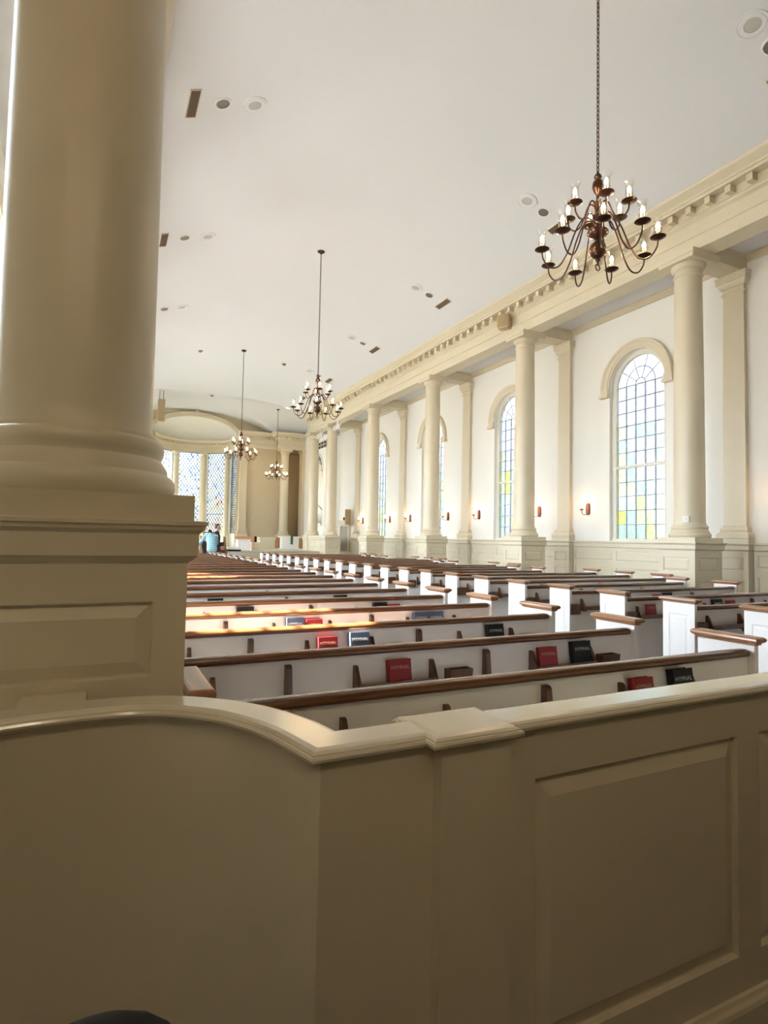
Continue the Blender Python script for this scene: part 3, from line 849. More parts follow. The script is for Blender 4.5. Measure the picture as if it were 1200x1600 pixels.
# ================================================================= SCONCES
def make_sconce():
    root = empty('wall_sconce'); tag(root, '', 'wall sconce', 'sconces on the right wall')
    m = MB(); n = 20; pts = []
    for i in range(n):
        a = 2 * PI * i / n; c, s_ = math.cos(a), math.sin(a)
        pts.append((.075 * math.copysign(abs(c) ** .6, c), .17 * math.copysign(abs(s_) ** .6, s_)))
    m.prism(pts, 0, -.03, 0); m.prism([(y * .8, z * .85) for y, z in pts], 0, -.042, -.03); m.build('backplate', M['copper'], root)
    m = MB(); m.tube(spline([(-.03, 0, -.05), (-.08, 0, -.13), (-.16, 0, -.16), (-.235, 0, -.12), (-.25, 0, -.03)], 6), .010, 8); m.build('arm', M['copper'], root)
    m = MB(); m.lathe([(0, -.045), (.03, -.04), (.075, -.02), (.078, -.014), (.03, -.01), (.016, .01), (0, .01)], -.25, 0, 18); m.build('drip_pan', M['copper'], root)
    m = MB(); m.lathe([(.014, 0), (.014, .06), (0, .06)], -.25, 0, 10); m.build('candle_sleeve', M['candle'], root)
    m = MB(); m.lathe([(0, .06), (.02, .065), (.034, .10), (.03, .14), (.012, .18), (0, .19)], -.25, 0, 14); m.build('bulb', M['sbulb'], root)
    m = MB(); m.lathe([(.03, .0), (.05, .04), (.062, .09), (.06, .14), (.05, .19), (.062, .235)], -.25, 0, 18); m.build('glass_shade', M['shade'], root)
    return root
s0 = make_sconce()
SC = [12.01, 14.01, 17.2, 19.26, 22.34, 24.34, 27.45]
for i, y in enumerate(SC):
    o = s0 if i == 0 else copy_tree(s0)
    o.location = (XW, y, 2.50); o['label'] = 'lit copper wall sconce, %s from the right along the right wall' % ORD[i]
o = copy_tree(s0); o.location = (XW, 6.75, 2.5); o['label'] = 'lit wall sconce just outside the right edge, glow seen on the wall'

# ======================================================== CEILING FIXTURES
def normal_at(x): 
    R = (5.02 ** 2 + 1.15 ** 2) / 2.3
    return math.asin((x - XC) / R)
def make_vent():
    m = MB(); m.box(-.085, .085, -.34, .34, -.012, .004)
    root = m.build('ceiling_vent', M['vent'])
    b = MB()
    for a in range(-4, 5): b.box(a * .017 - .003, a * .017 + .003, -.32, .32, -.02, -.01)
    b.build('louvers', M['vent'], root)
    fr = MB(); fr.box(-.095, -.08, -.35, .35, -.018, .004); fr.box(.08, .095, -.35, .35, -.018, .004); fr.box(-.08, .08, -.35, -.335, -.018, .004); fr.box(-.08, .08, .335, .35, -.018, .004)
    fr.build('rim', M['trim'], root); return root
def make_can():
    m = MB(); m.lathe([(.0, .0), (.115, 0), (.118, -.012), (.145, -.012), (.15, .004)], n=28); root = m.build('downlight', M['whiteplastic'])
    b = MB(); b.lathe([(0, -.006), (.113, -.006), (.113, -.014)], n=28); b.build('lens', M['darkcan'], root); return root
def make_spk():
    m = MB(); m.lathe([(.115, -.004), (.12, -.016), (.17, -.016), (.18, -.006), (.20, -.006), (.205, -.012), (.215, -.012), (.22, .004)], n=32); root = m.build('ceiling_speaker', M['ceil'])
    b = MB(); b.lathe([(0, -.012), (.10, -.012), (.12, -.006)], n=28); b.build('grille', M['grille'], root); return root
v0, d0, k0 = make_vent(), make_can(), make_spk()
tag(v0, '', 'air vent', 'ceiling vents'); tag(d0, '', 'recessed downlight', 'recessed downlights'); tag(k0, '', 'ceiling speaker', 'round ceiling speakers')
first = {'v': True, 'd': True, 'k': True}
def fix(src, key, x, y, label):
    o = src if first[key] else copy_tree(src)
    first[key] = False
    o.location = (x, y, vault(x, y) - .004); o.rotation_euler = (0, normal_at(x), 0); o['label'] = label
for i, y in enumerate((5.0, 10.0, 15.1, 20.1, 25.1)):
    if i > 0 or True:
        fix(v0, 'v', 9.28, y, 'brown ceiling vent on the right side, %s from the viewer' % ORD[i])
        fix(d0, 'd', 8.78, y, 'dark round downlight on the right ceiling, %s from the viewer' % ORD[i])
        fix(k0, 'k', 8.31, y, 'round ceiling speaker on the right side, %s from the viewer' % ORD[i])
for i, y in enumerate((9.94, 14.98, 20.1)):
    if i < 2: fix(v0, 'v', 1.13, y, 'brown ceiling vent beside the near left column, %s from the viewer' % ORD[i])
    fix(d0, 'd', 1.62, y, 'dark round downlight on the left ceiling, %s from the viewer' % ORD[i])
    fix(k0, 'k', 2.17, y, 'round ceiling speaker on the left side, %s from the viewer' % ORD[i])
fix(v0, 'v', 9.30, 29.0, 'small far ceiling vent glimpsed behind the second chandelier')
def detector(x, y, lab):
    m = MB(); m.lathe([(0, -.07), (.05, -.065), (.075, -.03), (.08, 0), (0, .003)], n=20); o = m.build('smoke_detector', M['darkcan'])
    o.location = (x, y, vault(x, y)); tag(o, lab, 'smoke detector', 'smoke detectors')
    b = MB(); b.lathe([(.08, -.012), (.11, -.012), (.115, .002)], n=20); b.build('mount', M['vent'], o)
detector(7.23, 25.45, 'small dark ceiling detector above the second chandelier')
detector(5.45, 33.9, 'small dark ceiling detector before the apse arch')
detector(3.55, 25.5, 'tiny dark ceiling detector near the left column')
# lit downlight in the transept vault
m = MB(); m.lathe([(.17, -.02), (.21, -.02), (.22, .01)], n=24); o = m.build('downlight', M['whiteplastic'])
b = MB(); b.lathe([(0, -.012), (.17, -.012)], n=24); b.build('lens', M['lamp'], o)
XT, YT = 10.2, 34.6
o.location = (XT, YT, vault(XT, YT) - .01); tag(o, 'lit white round downlight in the chancel ceiling by the end wall', 'recessed downlight')

# speakers, switches, brackets
def make_speaker(loc, w, d, h, lab, rz=0, bracket=None):
    root = empty('loudspeaker', loc, rz); tag(root, lab, 'loudspeaker')
    m = MB(); m.bbox(-w / 2, w / 2, -d / 2, d / 2, -h / 2, h / 2, .015); m.build('cabinet', M['spk'], root)
    m = MB(); m.bbox(-w / 2 + .02, w / 2 - .02, -d / 2 - .012, -d / 2 + .01, -h / 2 + .02, h / 2 - .02, .006); m.build('grille', M['brownpanel'], root)
    m = MB(); m.box(-.03, .03, d / 2 - .01, d / 2 + .12, -.05, .05); m.build('bracket', M['bronze'], root)
    return root
make_speaker((10.24, 13.28, 7.87), .34, .30, .40, 'tan box loudspeaker on the right cornice above the second column', -PI / 2 + .5)
make_speaker((11.93, 28.83, 2.72), .33, .26, .82, 'tall tan loudspeaker on the wall beside the grey door', -.35)
sp3 = make_speaker((2.77, 34.0, 8.42), .38, .36, 1.26, 'tall tan loudspeaker beside the near left column top, before the apse', 0)
sp3.name = 'hanging_loudspeaker'
m = MB()
for q in (-.1, .1): m.tube([(q, 0, .62), (q, 0, vault(2.77 + q, 34) - 8.42)], .012, 8)
m.build('hanger_rods', M['bronze'], sp3)
for i in (0, 3):
    m = MB(); m.bbox(-.06, .06, -.025, .025, -.065, .065, .008); o = m.build('switch_box', M['whiteplastic'])
    b = MB(); b.box(-.02, .02, -.032, -.02, -.03, .03); b.build('switch', M['page'], o)
    a = math.radians(205); rr = .305
    o.location = (XCOL + rr * math.cos(a), COLY[i] + rr * math.sin(a), 2.06); o.rotation_euler = (0, 0, a + PI / 2)
    tag(o, ['white switch box on the nearest right column', 0, 0, 'tiny white switch box on the fourth right column'][i], 'switch box', 'switch boxes on columns')
def track_light(x, y, z, lab):
    root = empty('spotlight_bar', (x, y, z)); tag(root, lab, 'light bar', 'white light bars by the far columns')
    m = MB(); m.box(-.04, .04, -.45, .45, -.03, .03); m.box(-.02, .02, -.03, .03, .03, .24); m.build('bar', M['whiteplastic'], root)
    for q in (-.32, 0, .32):
        m = MB(); m.lathe([(.03, .0), (.045, -.04), (.07, -.12), (.085, -.20), (.08, -.21), (0, -.15)], -.03, q, 16); m.build('lamp_head', M['whiteplastic'], root)
track_light(10.40, 26.77, 7.16, 'white light bar with small heads beside the fourth gap of right columns')
track_light(10.40, 29.26, 7.12, 'white light bar with small heads between the two farthest right columns')

# ============================================================ CHANCEL / APSE
ST = .86
# end wall with arched apse opening
YE = 38.4
ew = MB()
AW, AZ, AR = 2.6, 8.05, 1.12      # half width, spring, rise of the elliptical arch
N = 32
def arch_pt(i, k=1.0): 
    a = PI * i / N
    return (XC - AW * k * math.cos(a), AZ + AR * k * math.sin(a))
ew.quad((XLW, YE, FLOOR), (XC - AW, YE, FLOOR), (XC - AW, YE, 10), (XLW, YE, 10))
ew.quad((XC + AW, YE, FLOOR), (XW, YE, FLOOR), (XW, YE, 10), (XC + AW, YE, 10))
for i in range(N):
    p, q = arch_pt(i), arch_pt(i + 1)
    ew.quad((p[0], YE, p[1]), (q[0], YE, q[1]), (q[0], YE, 10), (p[0], YE, 10))
tag(ew.build('wall_far', M['endwall']), 'tan far end wall with the arched apse opening', 'wall', kind='structure')
# arch moulding
am = MB()
prof = [(1.0, 0), (1.0, -.16), (1.03, -.17), (1.03, -.20), (1.09, -.21), (1.10, -.25), (1.13, -.26), (1.13, 0)]
vs, fs = [], []; n = len(prof)
for i in range(N + 1):
    a = PI * i / N
    for k, d in prof:
        g = (k - 1) * 2.0
        vs.append((XC - (AW + g) * math.cos(a), YE + d, AZ + (AR + g) * math.sin(a)))
for i in range(N):
    for j in range(n - 1): fs.append((i * n + j, i * n + j + 1, (i + 1) * n + j + 1, (i + 1) * n + j))
am.add(vs, fs)
am.box(XC - .13, XC + .13, YE - .32, YE, AZ + AR - .02, AZ + AR + .36)
tag(am.build('trim_5', M['trim']), 'beige elliptical arch moulding with keystone over the apse opening', 'arch', kind='structure')
# apse wall, entablature, dome
RA, YA = 2.72, 38.4
NA = 40
def ap(th, r): return (XC + r * math.cos(th), YA + r * math.sin(th))
ap_ent = MB()
prof = [(0, 7.22), (0, 7.42), (.03, 7.44), (.03, 7.50), (0, 7.51), (0, 7.66), (.06, 7.70), (.09, 7.72), (.09, 7.84), (.20, 7.845), (.20, 7.90), (.27, 7.96), (.30, 8.03), (.30, 8.05), (-.3, 8.05), (-.3, 7.22)]
path = [ap(PI - PI * i / NA, RA - .1) for i in range(NA + 1)]
ap_ent.sweep(prof, path)
for i in range(46):
    th = PI * (i + .5) / 46; a = ap(th, RA - .19); b = ap(th, RA - .30)
    d = Vector((-math.sin(th), math.cos(th))) * .05
    pts = [(a[0] - d.x, a[1] - d.y), (a[0] + d.x, a[1] + d.y), (b[0] + d.x, b[1] + d.y), (b[0] - d.x, b[1] - d.y)]
    ap_ent.prism(pts, 2, 7.73, 7.84)
tag(ap_ent.build('trim_6', M['trim']), 'curved beige cornice with small blocks round the apse', 'cornice', kind='structure')
dm = MB(); vs, fs = [], []; NR = 12
for j in range(NR + 1):
    ph = PI / 2 * j / NR
    for i in range(NA + 1):
        th = PI * i / NA; r = RA * math.cos(ph)
        vs.append((XC + r * math.cos(th), YA + r * math.sin(th), 8.0 + 1.30 * math.sin(ph)))
for j in range(NR):
    for i in range(NA): fs.append((j * (NA + 1) + i, j * (NA + 1) + i + 1, (j + 1) * (NA + 1) + i + 1, (j + 1) * (NA + 1) + i))
dm.add(vs, fs, True)
tag(dm.build('ceiling_apse', M['wall']), 'white half-dome ceiling inside the apse', 'ceiling', kind='structure')
# windows between the apse columns
ZB, ZT = 1.75, 7.22
cols_th = [math.radians(a) for a in (-6, 30, 70, 110, 150, 186)]
aw = MB()
for i in range(NA):
    a, b = ap(PI * i / NA, RA + .05), ap(PI * (i + 1) / NA, RA + .05)
    aw.quad((*a, FLOOR), (*b, FLOOR), (*b, ZB), (*a, ZB))
# solid piers behind each column
for th in cols_th[1:5]:
    for t0, t1 in ((th - .10, th + .10),):
        p = [ap(t0, RA - .02), ap(t1, RA - .02), ap(t1, RA + .2), ap(t0, RA + .2)]
        aw.prism(p, 2, ZB, 7.3)
for t0, t1 in ((.018, .085), (PI - .085, PI - .018)):
    p = [ap(t0, RA - .02), ap(t1, RA - .02), ap(t1, RA + .2), ap(t0, RA + .2)]; aw.prism(p, 2, ZB, 7.3)
tag(aw.build('wall_apse', M['jamb']), 'pale curved apse wall under and between the stained windows', 'wall', kind='structure')
def diamond_window(nm, t0, t1, seed, label):
    rnd = random.Random(seed)
    root = empty(nm, (0, 0, 0)); tag(root, label, 'stained window', 'apse stained windows', 'structure')
    a, b = Vector(ap(t0, RA + .06)), Vector(ap(t1, RA + .06)); L = (b - a).length; d = (b - a) / L
    nx = max(3, round(L / .20)); dx = L / nx; nz = round((ZT - ZB) / .31); dz = (ZT - ZB) / nz
    P = lambda u, z: (a.x + d.x * u, a.y + d.y * u, z)
    g = MB(); cm = MB()
    whites = [(.27, .28, .285), (.24, .265, .28), (.265, .28, .24), (.25, .27, .26)]
    blues = [(.13, .17, .26), (.16, .20, .27), (.10, .13, .22)]
    greens = [(.20, .25, .12), (.24, .27, .16), (.22, .26, .19)]
    warm = [(.26, .22, .10), (.24, .13, .09), (.27, .21, .18), (.16, .05, .05)]
    for j in range(-1, 2 * nz + 1):
        for i in range(-1, nx + 1):
            cx = (i + (.5 if j % 2 else 0)) * dx + dx / 2; cz = ZB + j * dz / 2
            pts = [(cx - dx / 2, cz), (cx, cz - dz / 2), (cx + dx / 2, cz), (cx, cz + dz / 2)]
            pts = [(min(max(u, 0), L), min(max(z, ZB), ZT)) for u, z in pts]
            if max(p[0] for p in pts) - min(p[0] for p in pts) < .01 or max(p[1] for p in pts) - min(p[1] for p in pts) < .01: continue
            t = (cz - ZB) / (ZT - ZB); edge = abs(cx / L - .5) > .33; r = rnd.random()
            if r < .48: c = rnd.choice(whites)
            elif edge: c = rnd.choice(blues + blues + greens)
            elif t > .72: c = rnd.choice(blues + whites)
            elif t < .45: c = rnd.choice(greens + warm + whites)
            else: c = rnd.choice(greens + blues + whites)
            g.col = tuple(q * 1.2 for q in c); g.poly([P(u, z) for u, z in pts])
    g.build('leaded_glass', M['pane'], root)
    # lead cames
    slope = dz / dx
    for s in (1, -1):
        k = -nz * 2
        for k in range(-nx * 2, nz * 2 + nx * 2):
            # line z = ZB + dz*(k/1) + s*slope*u ; clip to rect
            z0 = ZB + dz * k + (dz / 2 if True else 0) - s * 0
            segs_ = []
            u0, u1 = 0.0, L
            za, zb = z0, z0 + s * slope * L
            # clip
            def clip(u): return z0 + s * slope * u
            ua, ub = sorted(((ZB - z0) / (s * slope), (ZT - z0) / (s * slope)))
            u0, u1 = max(0, ua), min(L, ub)
            if u1 - u0 < .02: continue
            cm.tube([P(u0, clip(u0)), P(u1, clip(u1))], .022, 4, caps=False, smooth=False)
    cm.tube([P(0, ZB), P(0, ZT)], .03, 6); cm.tube([P(L, ZB), P(L, ZT)], .03, 6); cm.tube([P(0, ZT - .01), P(L, ZT - .01)], .03, 6)
    cm.tube([P(0, ZB + 1.3), P(L, ZB + 1.3)], .02, 6)
    cm.build('lead_cames', M['came'], root)
wl = ['narrow oblique stained window at the right end of the apse', 'diamond-leaded stained window right of the apse centre', 'diamond-leaded stained window at the apse centre',
      'diamond-leaded stained window left of the apse centre', 'narrow stained window at the left end of the apse, hidden']
gaps = [(.09, cols_th[1] - .09), (cols_th[1] + .09, cols_th[2] - .09), (cols_th[2] + .09, cols_th[3] - .09), (cols_th[3] + .09, cols_th[4] - .09), (cols_th[4] + .09, PI - .09)]
for i, (a, b) in enumerate(gaps): diamond_window('window_%d' % (12 + i), a, b, 70 + i, wl[i])
def apse_col():
    root = empty('apse_column'); tag(root, '', 'column', 'apse half columns')
    m = MB(); m.lathe([(.19, 2.0), (.185, 2.05), (.18, 4.0), (.165, 6.85), (.18, 6.87), (.18, 6.9), (.165, 6.92), (.165, 7.0)], n=24); m.build('shaft', M['trim'], root)
    m = MB(); m.lathe([(.25, 1.78), (.26, 1.82), (.25, 1.87), (.21, 1.9), (.22, 1.95), (.2, 2.0), (.18, 2.01)], n=24); m.loft4(0, 0, .25, .25, [(0, FLOOR), (0, 1.5), (.02, 1.52), (.03, 1.62), (.01, 1.63), (.01, 1.78)]); m.build('base', M['dado'], root)
    m = MB(); m.lathe([(.165, 6.98), (.19, 7.03), (.21, 7.08), (.2, 7.1)], n=24); m.loft4(0, 0, .22, .22, [(0, 7.09), (.02, 7.1), (.02, 7.21), (.03, 7.22)]); m.build('capital', M['trim'], root)
    return root
ac0 = apse_col()
for i, th in enumerate(cols_th[1:5]):
    o = ac0 if i == 0 else copy_tree(ac0); x_, y_ = ap(th, RA - .12); o.location = (x_, y_, 0); o.rotation_euler = (0, 0, th)
    o['label'] = 'slim beige column between apse windows, %s from the right' % ORD[i]
# pilasters flanking the apse
def end_pilaster(x0, x1, lab):
    root = empty('apse_pilaster', ((x0 + x1) / 2, YE - .01, 0)); tag(root, lab, 'pilaster', 'pilasters beside the apse')
    h = (x1 - x0) / 2
    m = MB(); m.loft4(0, -.14, h, .14, [(0, 1.98), (-.01, 7.05)], ymax=0); m.build('shaft', M['trim'], root)
    m = MB(); m.loft4(0, -.14, h, .14, [(.08, 1.70), (.09, 1.76), (.05, 1.82), (.06, 1.9), (.02, 1.94), (0, 2.0)], ymax=0); m.build('base', M['trim'], root)
    m = MB(); m.loft4(0, -.14, h, .14, [(-.01, 7.0), (.02, 7.04), (0, 7.07), (0, 7.16), (.06, 7.26), (.08, 7.27), (.08, 7.42)], ymax=0); m.build('capital', M['trim'], root)
    m = MB(); m.loft4(0, -.18, h + .07, .18, [(0, FLOOR), (0, 1.46), (.03, 1.48), (.03, 1.6), (.01, 1.61), (.01, 1.70)], ymax=0); m.build('pedestal', M['dado'], root)
end_pilaster(XC + AW + .17, XC + AW + .66, 'tan pilaster at the right jamb of the apse')
end_pilaster(XC - AW - .66, XC - AW - .17, 'tan pilaster at the left jamb of the apse, hidden')
# end-wall entablature: right run, block over the wall column, left run
e = MB()
pr_ = [(o, z) for o, z in entab_profile()]
e.sweep(pr_, [(XC + AW + .02, YE - .02), (XC + AW + .02, YE - .32), (10.40, YE - .32), (10.40, 37.33), (XW, 37.33)][1:])
modillions(e, (XC + AW + .5, YE - .32), (10.3, YE - .32), .4); modillions(e, (10.5, 37.33), (XW - .3, 37.33), .4)
tag(e.build('trim_7', M['trim']), 'beige cornice along the far end wall right of the apse', 'cornice', kind='structure')
e = MB(); e.sweep(pr_, [(XLW, YE - .32), (XC - AW - .02, YE - .32)]); modillions(e, (XLW, YE - .32), (XC - AW - .1, YE - .32), .4)
tag(e.build('trim_8', M['trim']), 'beige cornice along the far end wall left of the apse', 'cornice', kind='structure')
# dark panel standing in for shade on the recess wall, and the side wall's thin pilaster
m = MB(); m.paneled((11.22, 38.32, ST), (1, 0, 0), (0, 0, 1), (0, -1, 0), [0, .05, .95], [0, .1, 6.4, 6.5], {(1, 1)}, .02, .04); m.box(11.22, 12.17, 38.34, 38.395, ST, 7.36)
tag(m.build('recess_shade_panel', M['brownpanel']), 'tall dark tan panel painting in the shade of the end wall recess', 'panel')
m = MB(); m.box(12.02, XW, 37.2, 37.9, FLOOR, 7.42); m.box(11.96, XW, 37.14, 37.96, 7.25, 7.42)
tag(m.build('trim_9', M['trim']), 'thin beige pilaster strip at the end of the right wall', 'pilaster', kind='structure')
# chancel platform
m = MB(); m.box(2.3, XW, 28.6, 41.0, FLOOR, ST)
us = [0]; L = XW - 2.3
nP = 8
for i in range(nP): us += [L * i / nP + .06, L * (i + 1) / nP - .06]
us.append(L)
m.paneled((2.3, 28.57, FLOOR), (1, 0, 0), (0, 0, 1), (0, -1, 0), us, [0, .15, 1.05, ST - FLOOR], {(2 * i + 1, 1) for i in range(nP)}, .015, .03)
m.prism([(28.57, ST - .06), (28.53, ST - .04), (28.53, ST + .02), (28.7, ST + .02), (28.7, ST - .06)], 0, 2.3, 10.2)
tag(m.build('chancel_platform', M['dado']), 'raised grey-beige chancel platform with panelled front behind the last pews', 'platform', kind='structure')
m = MB(); m.box(XLW + .02, XW - .02, 23.6, 28.55, FLOOR, 0)
tag(m.build('floor_step', M['floor']), 'low step before the chancel where two people stand', 'floor', kind='structure')
# panelled dado joining the two far columns' pedestals
m = MB(); us = [0, .12, .92, 1.04, 1.85, 2.0]
m.paneled((10.30, 28.55, FLOOR), (0, 1, 0), (0, 0, 1), (-1, 0, 0), us, [0, .3, 1.2, 1.4, 1.66, 1.80], {(1, 1), (1, 3), (3, 1), (3, 3)}, .015, .03)
m.box(10.33, 10.95, 28.55, 30.54, FLOOR, 1.45)
m.prism([(10.31, 1.44), (10.27, 1.47), (10.27, 1.56), (10.24, 1.60), (10.28, 1.61), (10.28, 1.69), (11.0, 1.69), (11.0, 1.44)], 1, 28.56, 30.53)
tag(m.build('trim_10', M['dado']), 'panelled dado joining the pedestals of the two farthest right columns', 'dado', kind='structure')

# grey door with surround
dr = empty('door_1', (XW, 29.86, FLOOR)); tag(dr, 'plain grey door in a beige surround near the far right columns', 'door', kind='structure')
m = MB(); m.bbox(-.03, .02, -.55, .55, 0, 2.58, .004); m.build('leaf', M['greydoor'], dr)
m = MB()
for y0_, y1_ in ((-.80, -.56), (.56, .80)): m.box(-.10, 0, y0_, y1_, 0, 2.60)
m.box(-.10, 0, -.80, .80, 2.60, 2.84); m.box(-.14, 0, -.86, .86, 2.84, 2.91); m.build('surround', M['dado'], dr)
m = MB(); m.tube([(-.03, .45, 1.1), (-.09, .45, 1.1)], .025, 10); m.build('knob', M['bronze'], dr)
m = MB(); m.bbox(-.14, 0, -.06, .06, 0, .17, .02); o = m.build('security_camera', M['black']); o.location = (XW - .01, 29.82, 2.57); tag(o, 'small black device perched above the grey door frame', 'device')

# organ case on the right chancel wall
og = empty('organ_case', (XW, 33.75, 0)); tag(og, 'pale organ case with an arch of metal pipes between the two farthest columns', 'organ')
m = MB(); N2 = 20; ha, zs_ = 1.0, 5.7
ring_o = [(-1.5, ST), (-1.5, 7.0), (1.5, 7.0), (1.5, ST)]
m.box(-.35, 0, -1.5, -ha, ST, 7.0); m.box(-.35, 0, ha, 1.5, ST, 7.0)
arc = [(-ha * math.cos(PI * i / N2), zs_ + ha * math.sin(PI * i / N2)) for i in range(N2 + 1)]
for p, q in zip(arc, arc[1:]):
    m.prism([p, q, (q[0], 7.0), (p[0], 7.0)], 0, -.35, 0)
m.box(-.35, 0, -ha, ha, ST, 2.3); m.box(-.42, 0, -ha, ha, 2.3, 2.45)
m.build('case', M['jamb'], og)
m = MB(); m.quad((-.02, -ha, 2.4), (-.02, ha, 2.4), (-.02, ha, 6.8), (-.02, -ha, 6.8)); m.build('back', M['void'], og)
m = MB(); av = [(-.37, 1.03 * q[0], zs_ + (q[1] - zs_) * 1.03) for q in arc]; m.tube(av, .055, 8); m.build('arch_moulding', M['jamb'], og)
for i in range(7):
    y = -.84 + .28 * i; zt = 6.35 - .32 * abs(i - 3) - .1 * (abs(i - 3) > 1)
    m = MB(); m.lathe([(.035, 2.45), (.115, 3.1), (.118, 3.12), (.115, 3.14), (.115, zt), (.10, zt), (0, zt - .05)], -.2, y, 18); m.build('pipe', M['pipe'], og)
m = MB(); m.tube([(-.33, -.95, 3.25), (-.33, 0, 3.65), (-.33, .95, 3.25)], .025, 8); m.build('pipe_rail', M['bronze'], og)
m = MB()
m.box(-.30, -.02, -1.45, 1.45, 7.0, 7.40)
m.build('upper_panel', M['void'], og)
m = MB()
for y in (-1.45, -.97, -.48, 0, .48, .97, 1.45): m.box(-.36, -.28, y - .03, y + .03, 7.0, 7.42)
m.box(-.36, -.28, -1.5, 1.5, 7.17, 7.22); m.build('upper_grille', M['grille'], og)

# chancel furniture
def part(mb, n, m, p): return mb.build(n, m, p)
al = empty('altar', (10.28, 34.0, ST)); tag(al, 'white panelled altar with green cloth before brown wooden panels', 'altar')
m = MB(); m.paneled((-.52, -.25, .06), (1, 0, 0), (0, 0, 1), (0, -1, 0), [0, .2, .84, 1.04], [0, .1, .52, .62], {(1, 1)}, .02, .04); m.box(-.52, .52, -.24, .25, .06, .68)
m.loft4(0, 0, .52, .25, [(.06, 0), (.06, .05), (0, .07)]); part(m, 'body', M['paper'], al)
m = MB(); m.bbox(-.62, .62, -.35, .35, .68, .76, .01); part(m, 'top', M['paper'], al)
m = MB(); m.box(-.03, .12, -.36, -.352, .28, .77); m.box(-.03, .12, -.36, .36, .761, .767); part(m, 'cloth', M['green'], al)
sc_ = empty('sedilia', (10.95, 36.2, ST)); tag(sc_, 'honey brown curved wooden panels either side of the white altar', 'wood screen')
for x0, x1 in ((-1.06, -.55), (.25, .98)):
    m = MB(); m.bbox(x0, x1, -.05, .05, 0, .72, .02); part(m, 'panel', M['orangewood'], sc_)
m = MB(); m.box(-1.1, 1.02, .05, .4, 0, .40); part(m, 'bench', M['orangewood'], sc_)
pd = empty('side_pedestal', (9.1, 35.0, ST)); tag(pd, 'square panelled pale pedestal left of the white altar', 'pedestal')
m = MB(); m.paneled((-.45, -.45, 0), (1, 0, 0), (0, 0, 1), (0, -1, 0), [0, .14, .76, .90], [0, .1, .32, .4, .56], {(1, 1), (1, 3)} - {(1, 3)}, .015, .03); m.box(-.45, .45, -.44, .45, 0, .57); part(m, 'body', M['dado'], pd)
m = MB(); m.loft4(0, 0, .45, .45, [(0, .54), (.04, .57), (.06, .66), (.06, .69)]); part(m, 'top', M['dado'], pd)
pu = empty('pulpit_desk', (6.42, 29.1, ST)); tag(pu, 'white panelled reading desk at the chancel edge below the brown ledge', 'desk')
m = MB(); m.paneled((-.31, -.25, 0), (1, 0, 0), (0, 0, 1), (0, -1, 0), [0, .08, .54, .62], [0, .08, .44, .52], {(1, 1)}, .015, .03); m.box(-.31, .31, -.24, .25, 0, .52); part(m, 'body', M['paper'], pu)
m = MB(); m.bbox(-.35, .35, -.29, .29, .52, .56, .01); part(m, 'top', M['paper'], pu)
bn = empty('choir_bench', (6.82, 30.4, ST)); tag(bn, 'long brown wooden choir ledge behind the white reading desk', 'bench')
m = MB(); m.prism([(-.05, .42), (-.05, .66), (.05, .70), (.10, .70), (.10, .42)], 0, -.55, .55); part(m, 'backrest', M['orangewood'], bn)
m = MB(); m.box(-.53, .53, .02, .10, 0, .42); part(m, 'support', M['dado'], bn)
m = MB(); m.bbox(.46, .58, -.09, .12, .40, .72, .01); part(m, 'end_block', M['black'], bn)
m = MB(); m.bbox(-.22, .22, -.18, .18, 0, .42, .01); o = m.build('carton', M['cream']); o.location = (7.22, 29.9, ST); tag(o, 'cream box beside the white reading desk', 'box')
m = MB(); m.box(-.22, .22, -.183, -.18, .18, .24); m.build('tape', M['page'], o)

kb = empty('side_table', (5.32, 25.95, 0)); tag(kb, 'low white table with a black band beside the dark wooden console', 'table')
m = MB(); m.bbox(-.29, .29, -.22, .22, .98, 1.06, .01); part(m, 'tabletop', M['paper'], kb)
m = MB(); m.bbox(-.28, .28, -.20, .20, .90, .98, .004); part(m, 'black_band', M['black'], kb)
m = MB(); m.bbox(-.28, .28, -.19, .19, .62, .90, .004); part(m, 'apron', M['paper'], kb)
for sx in (-.24, .24):
    for sy in (-.15, .15):
        m = MB(); m.box(sx - .03, sx + .03, sy - .03, sy + .03, 0, .62); part(m, 'leg', M['black'], kb)
m = MB()
for i in range(4): m.box(-.2 + .02 * i, .1 + .02 * i, -.12, .12, .004 * i, .004 * i + .004)
m.prism([(-.1, .016), (.02, .07), (.03, .07), (-.09, .016)], 0, -.15, .12)
o = m.build('papers', M['paper']); o.location = (5.32, 25.95, 1.06); tag(o, 'loose white papers lying on the low white table', 'papers')
oc = empty('organ_console', (4.48, 26.1, 0)); tag(oc, 'dark wooden organ console behind the two people', 'organ console')
m = MB(); m.bbox(-.5, .5, .0, .45, 0, 1.0, .01); m.bbox(-.5, .5, .25, .45, 1.0, 1.30, .01); part(m, 'cabinet', M['darkwood'], oc)
for sx in (-.52, .48):
    m = MB(); m.prism([(-.35, 0), (-.35, .85), (-.1, 1.05), (.1, 1.52), (.45, 1.56), (.45, 0)], 0, sx, sx + .04); part(m, 'side_panel', M['darkwood'], oc)
m = MB(); m.box(-.46, .46, -.3, 0, .72, .78); part(m, 'keyboard', M['paper'], oc)
m = MB(); m.prism([(.16, 1.30), (.24, 1.72), (.26, 1.72), (.19, 1.30)], 0, -.42, .12); part(m, 'music_desk', M['darkwood'], oc)
m = MB(); m.prism([(.14, 1.32), (.215, 1.68), (.22, 1.68), (.15, 1.32)], 0, -.38, -.02); o = m.build('sheet_music', M['paper']); o.location = (4.48, 26.1, 0); tag(o, 'open white sheet music on the dark organ console', 'sheet music')

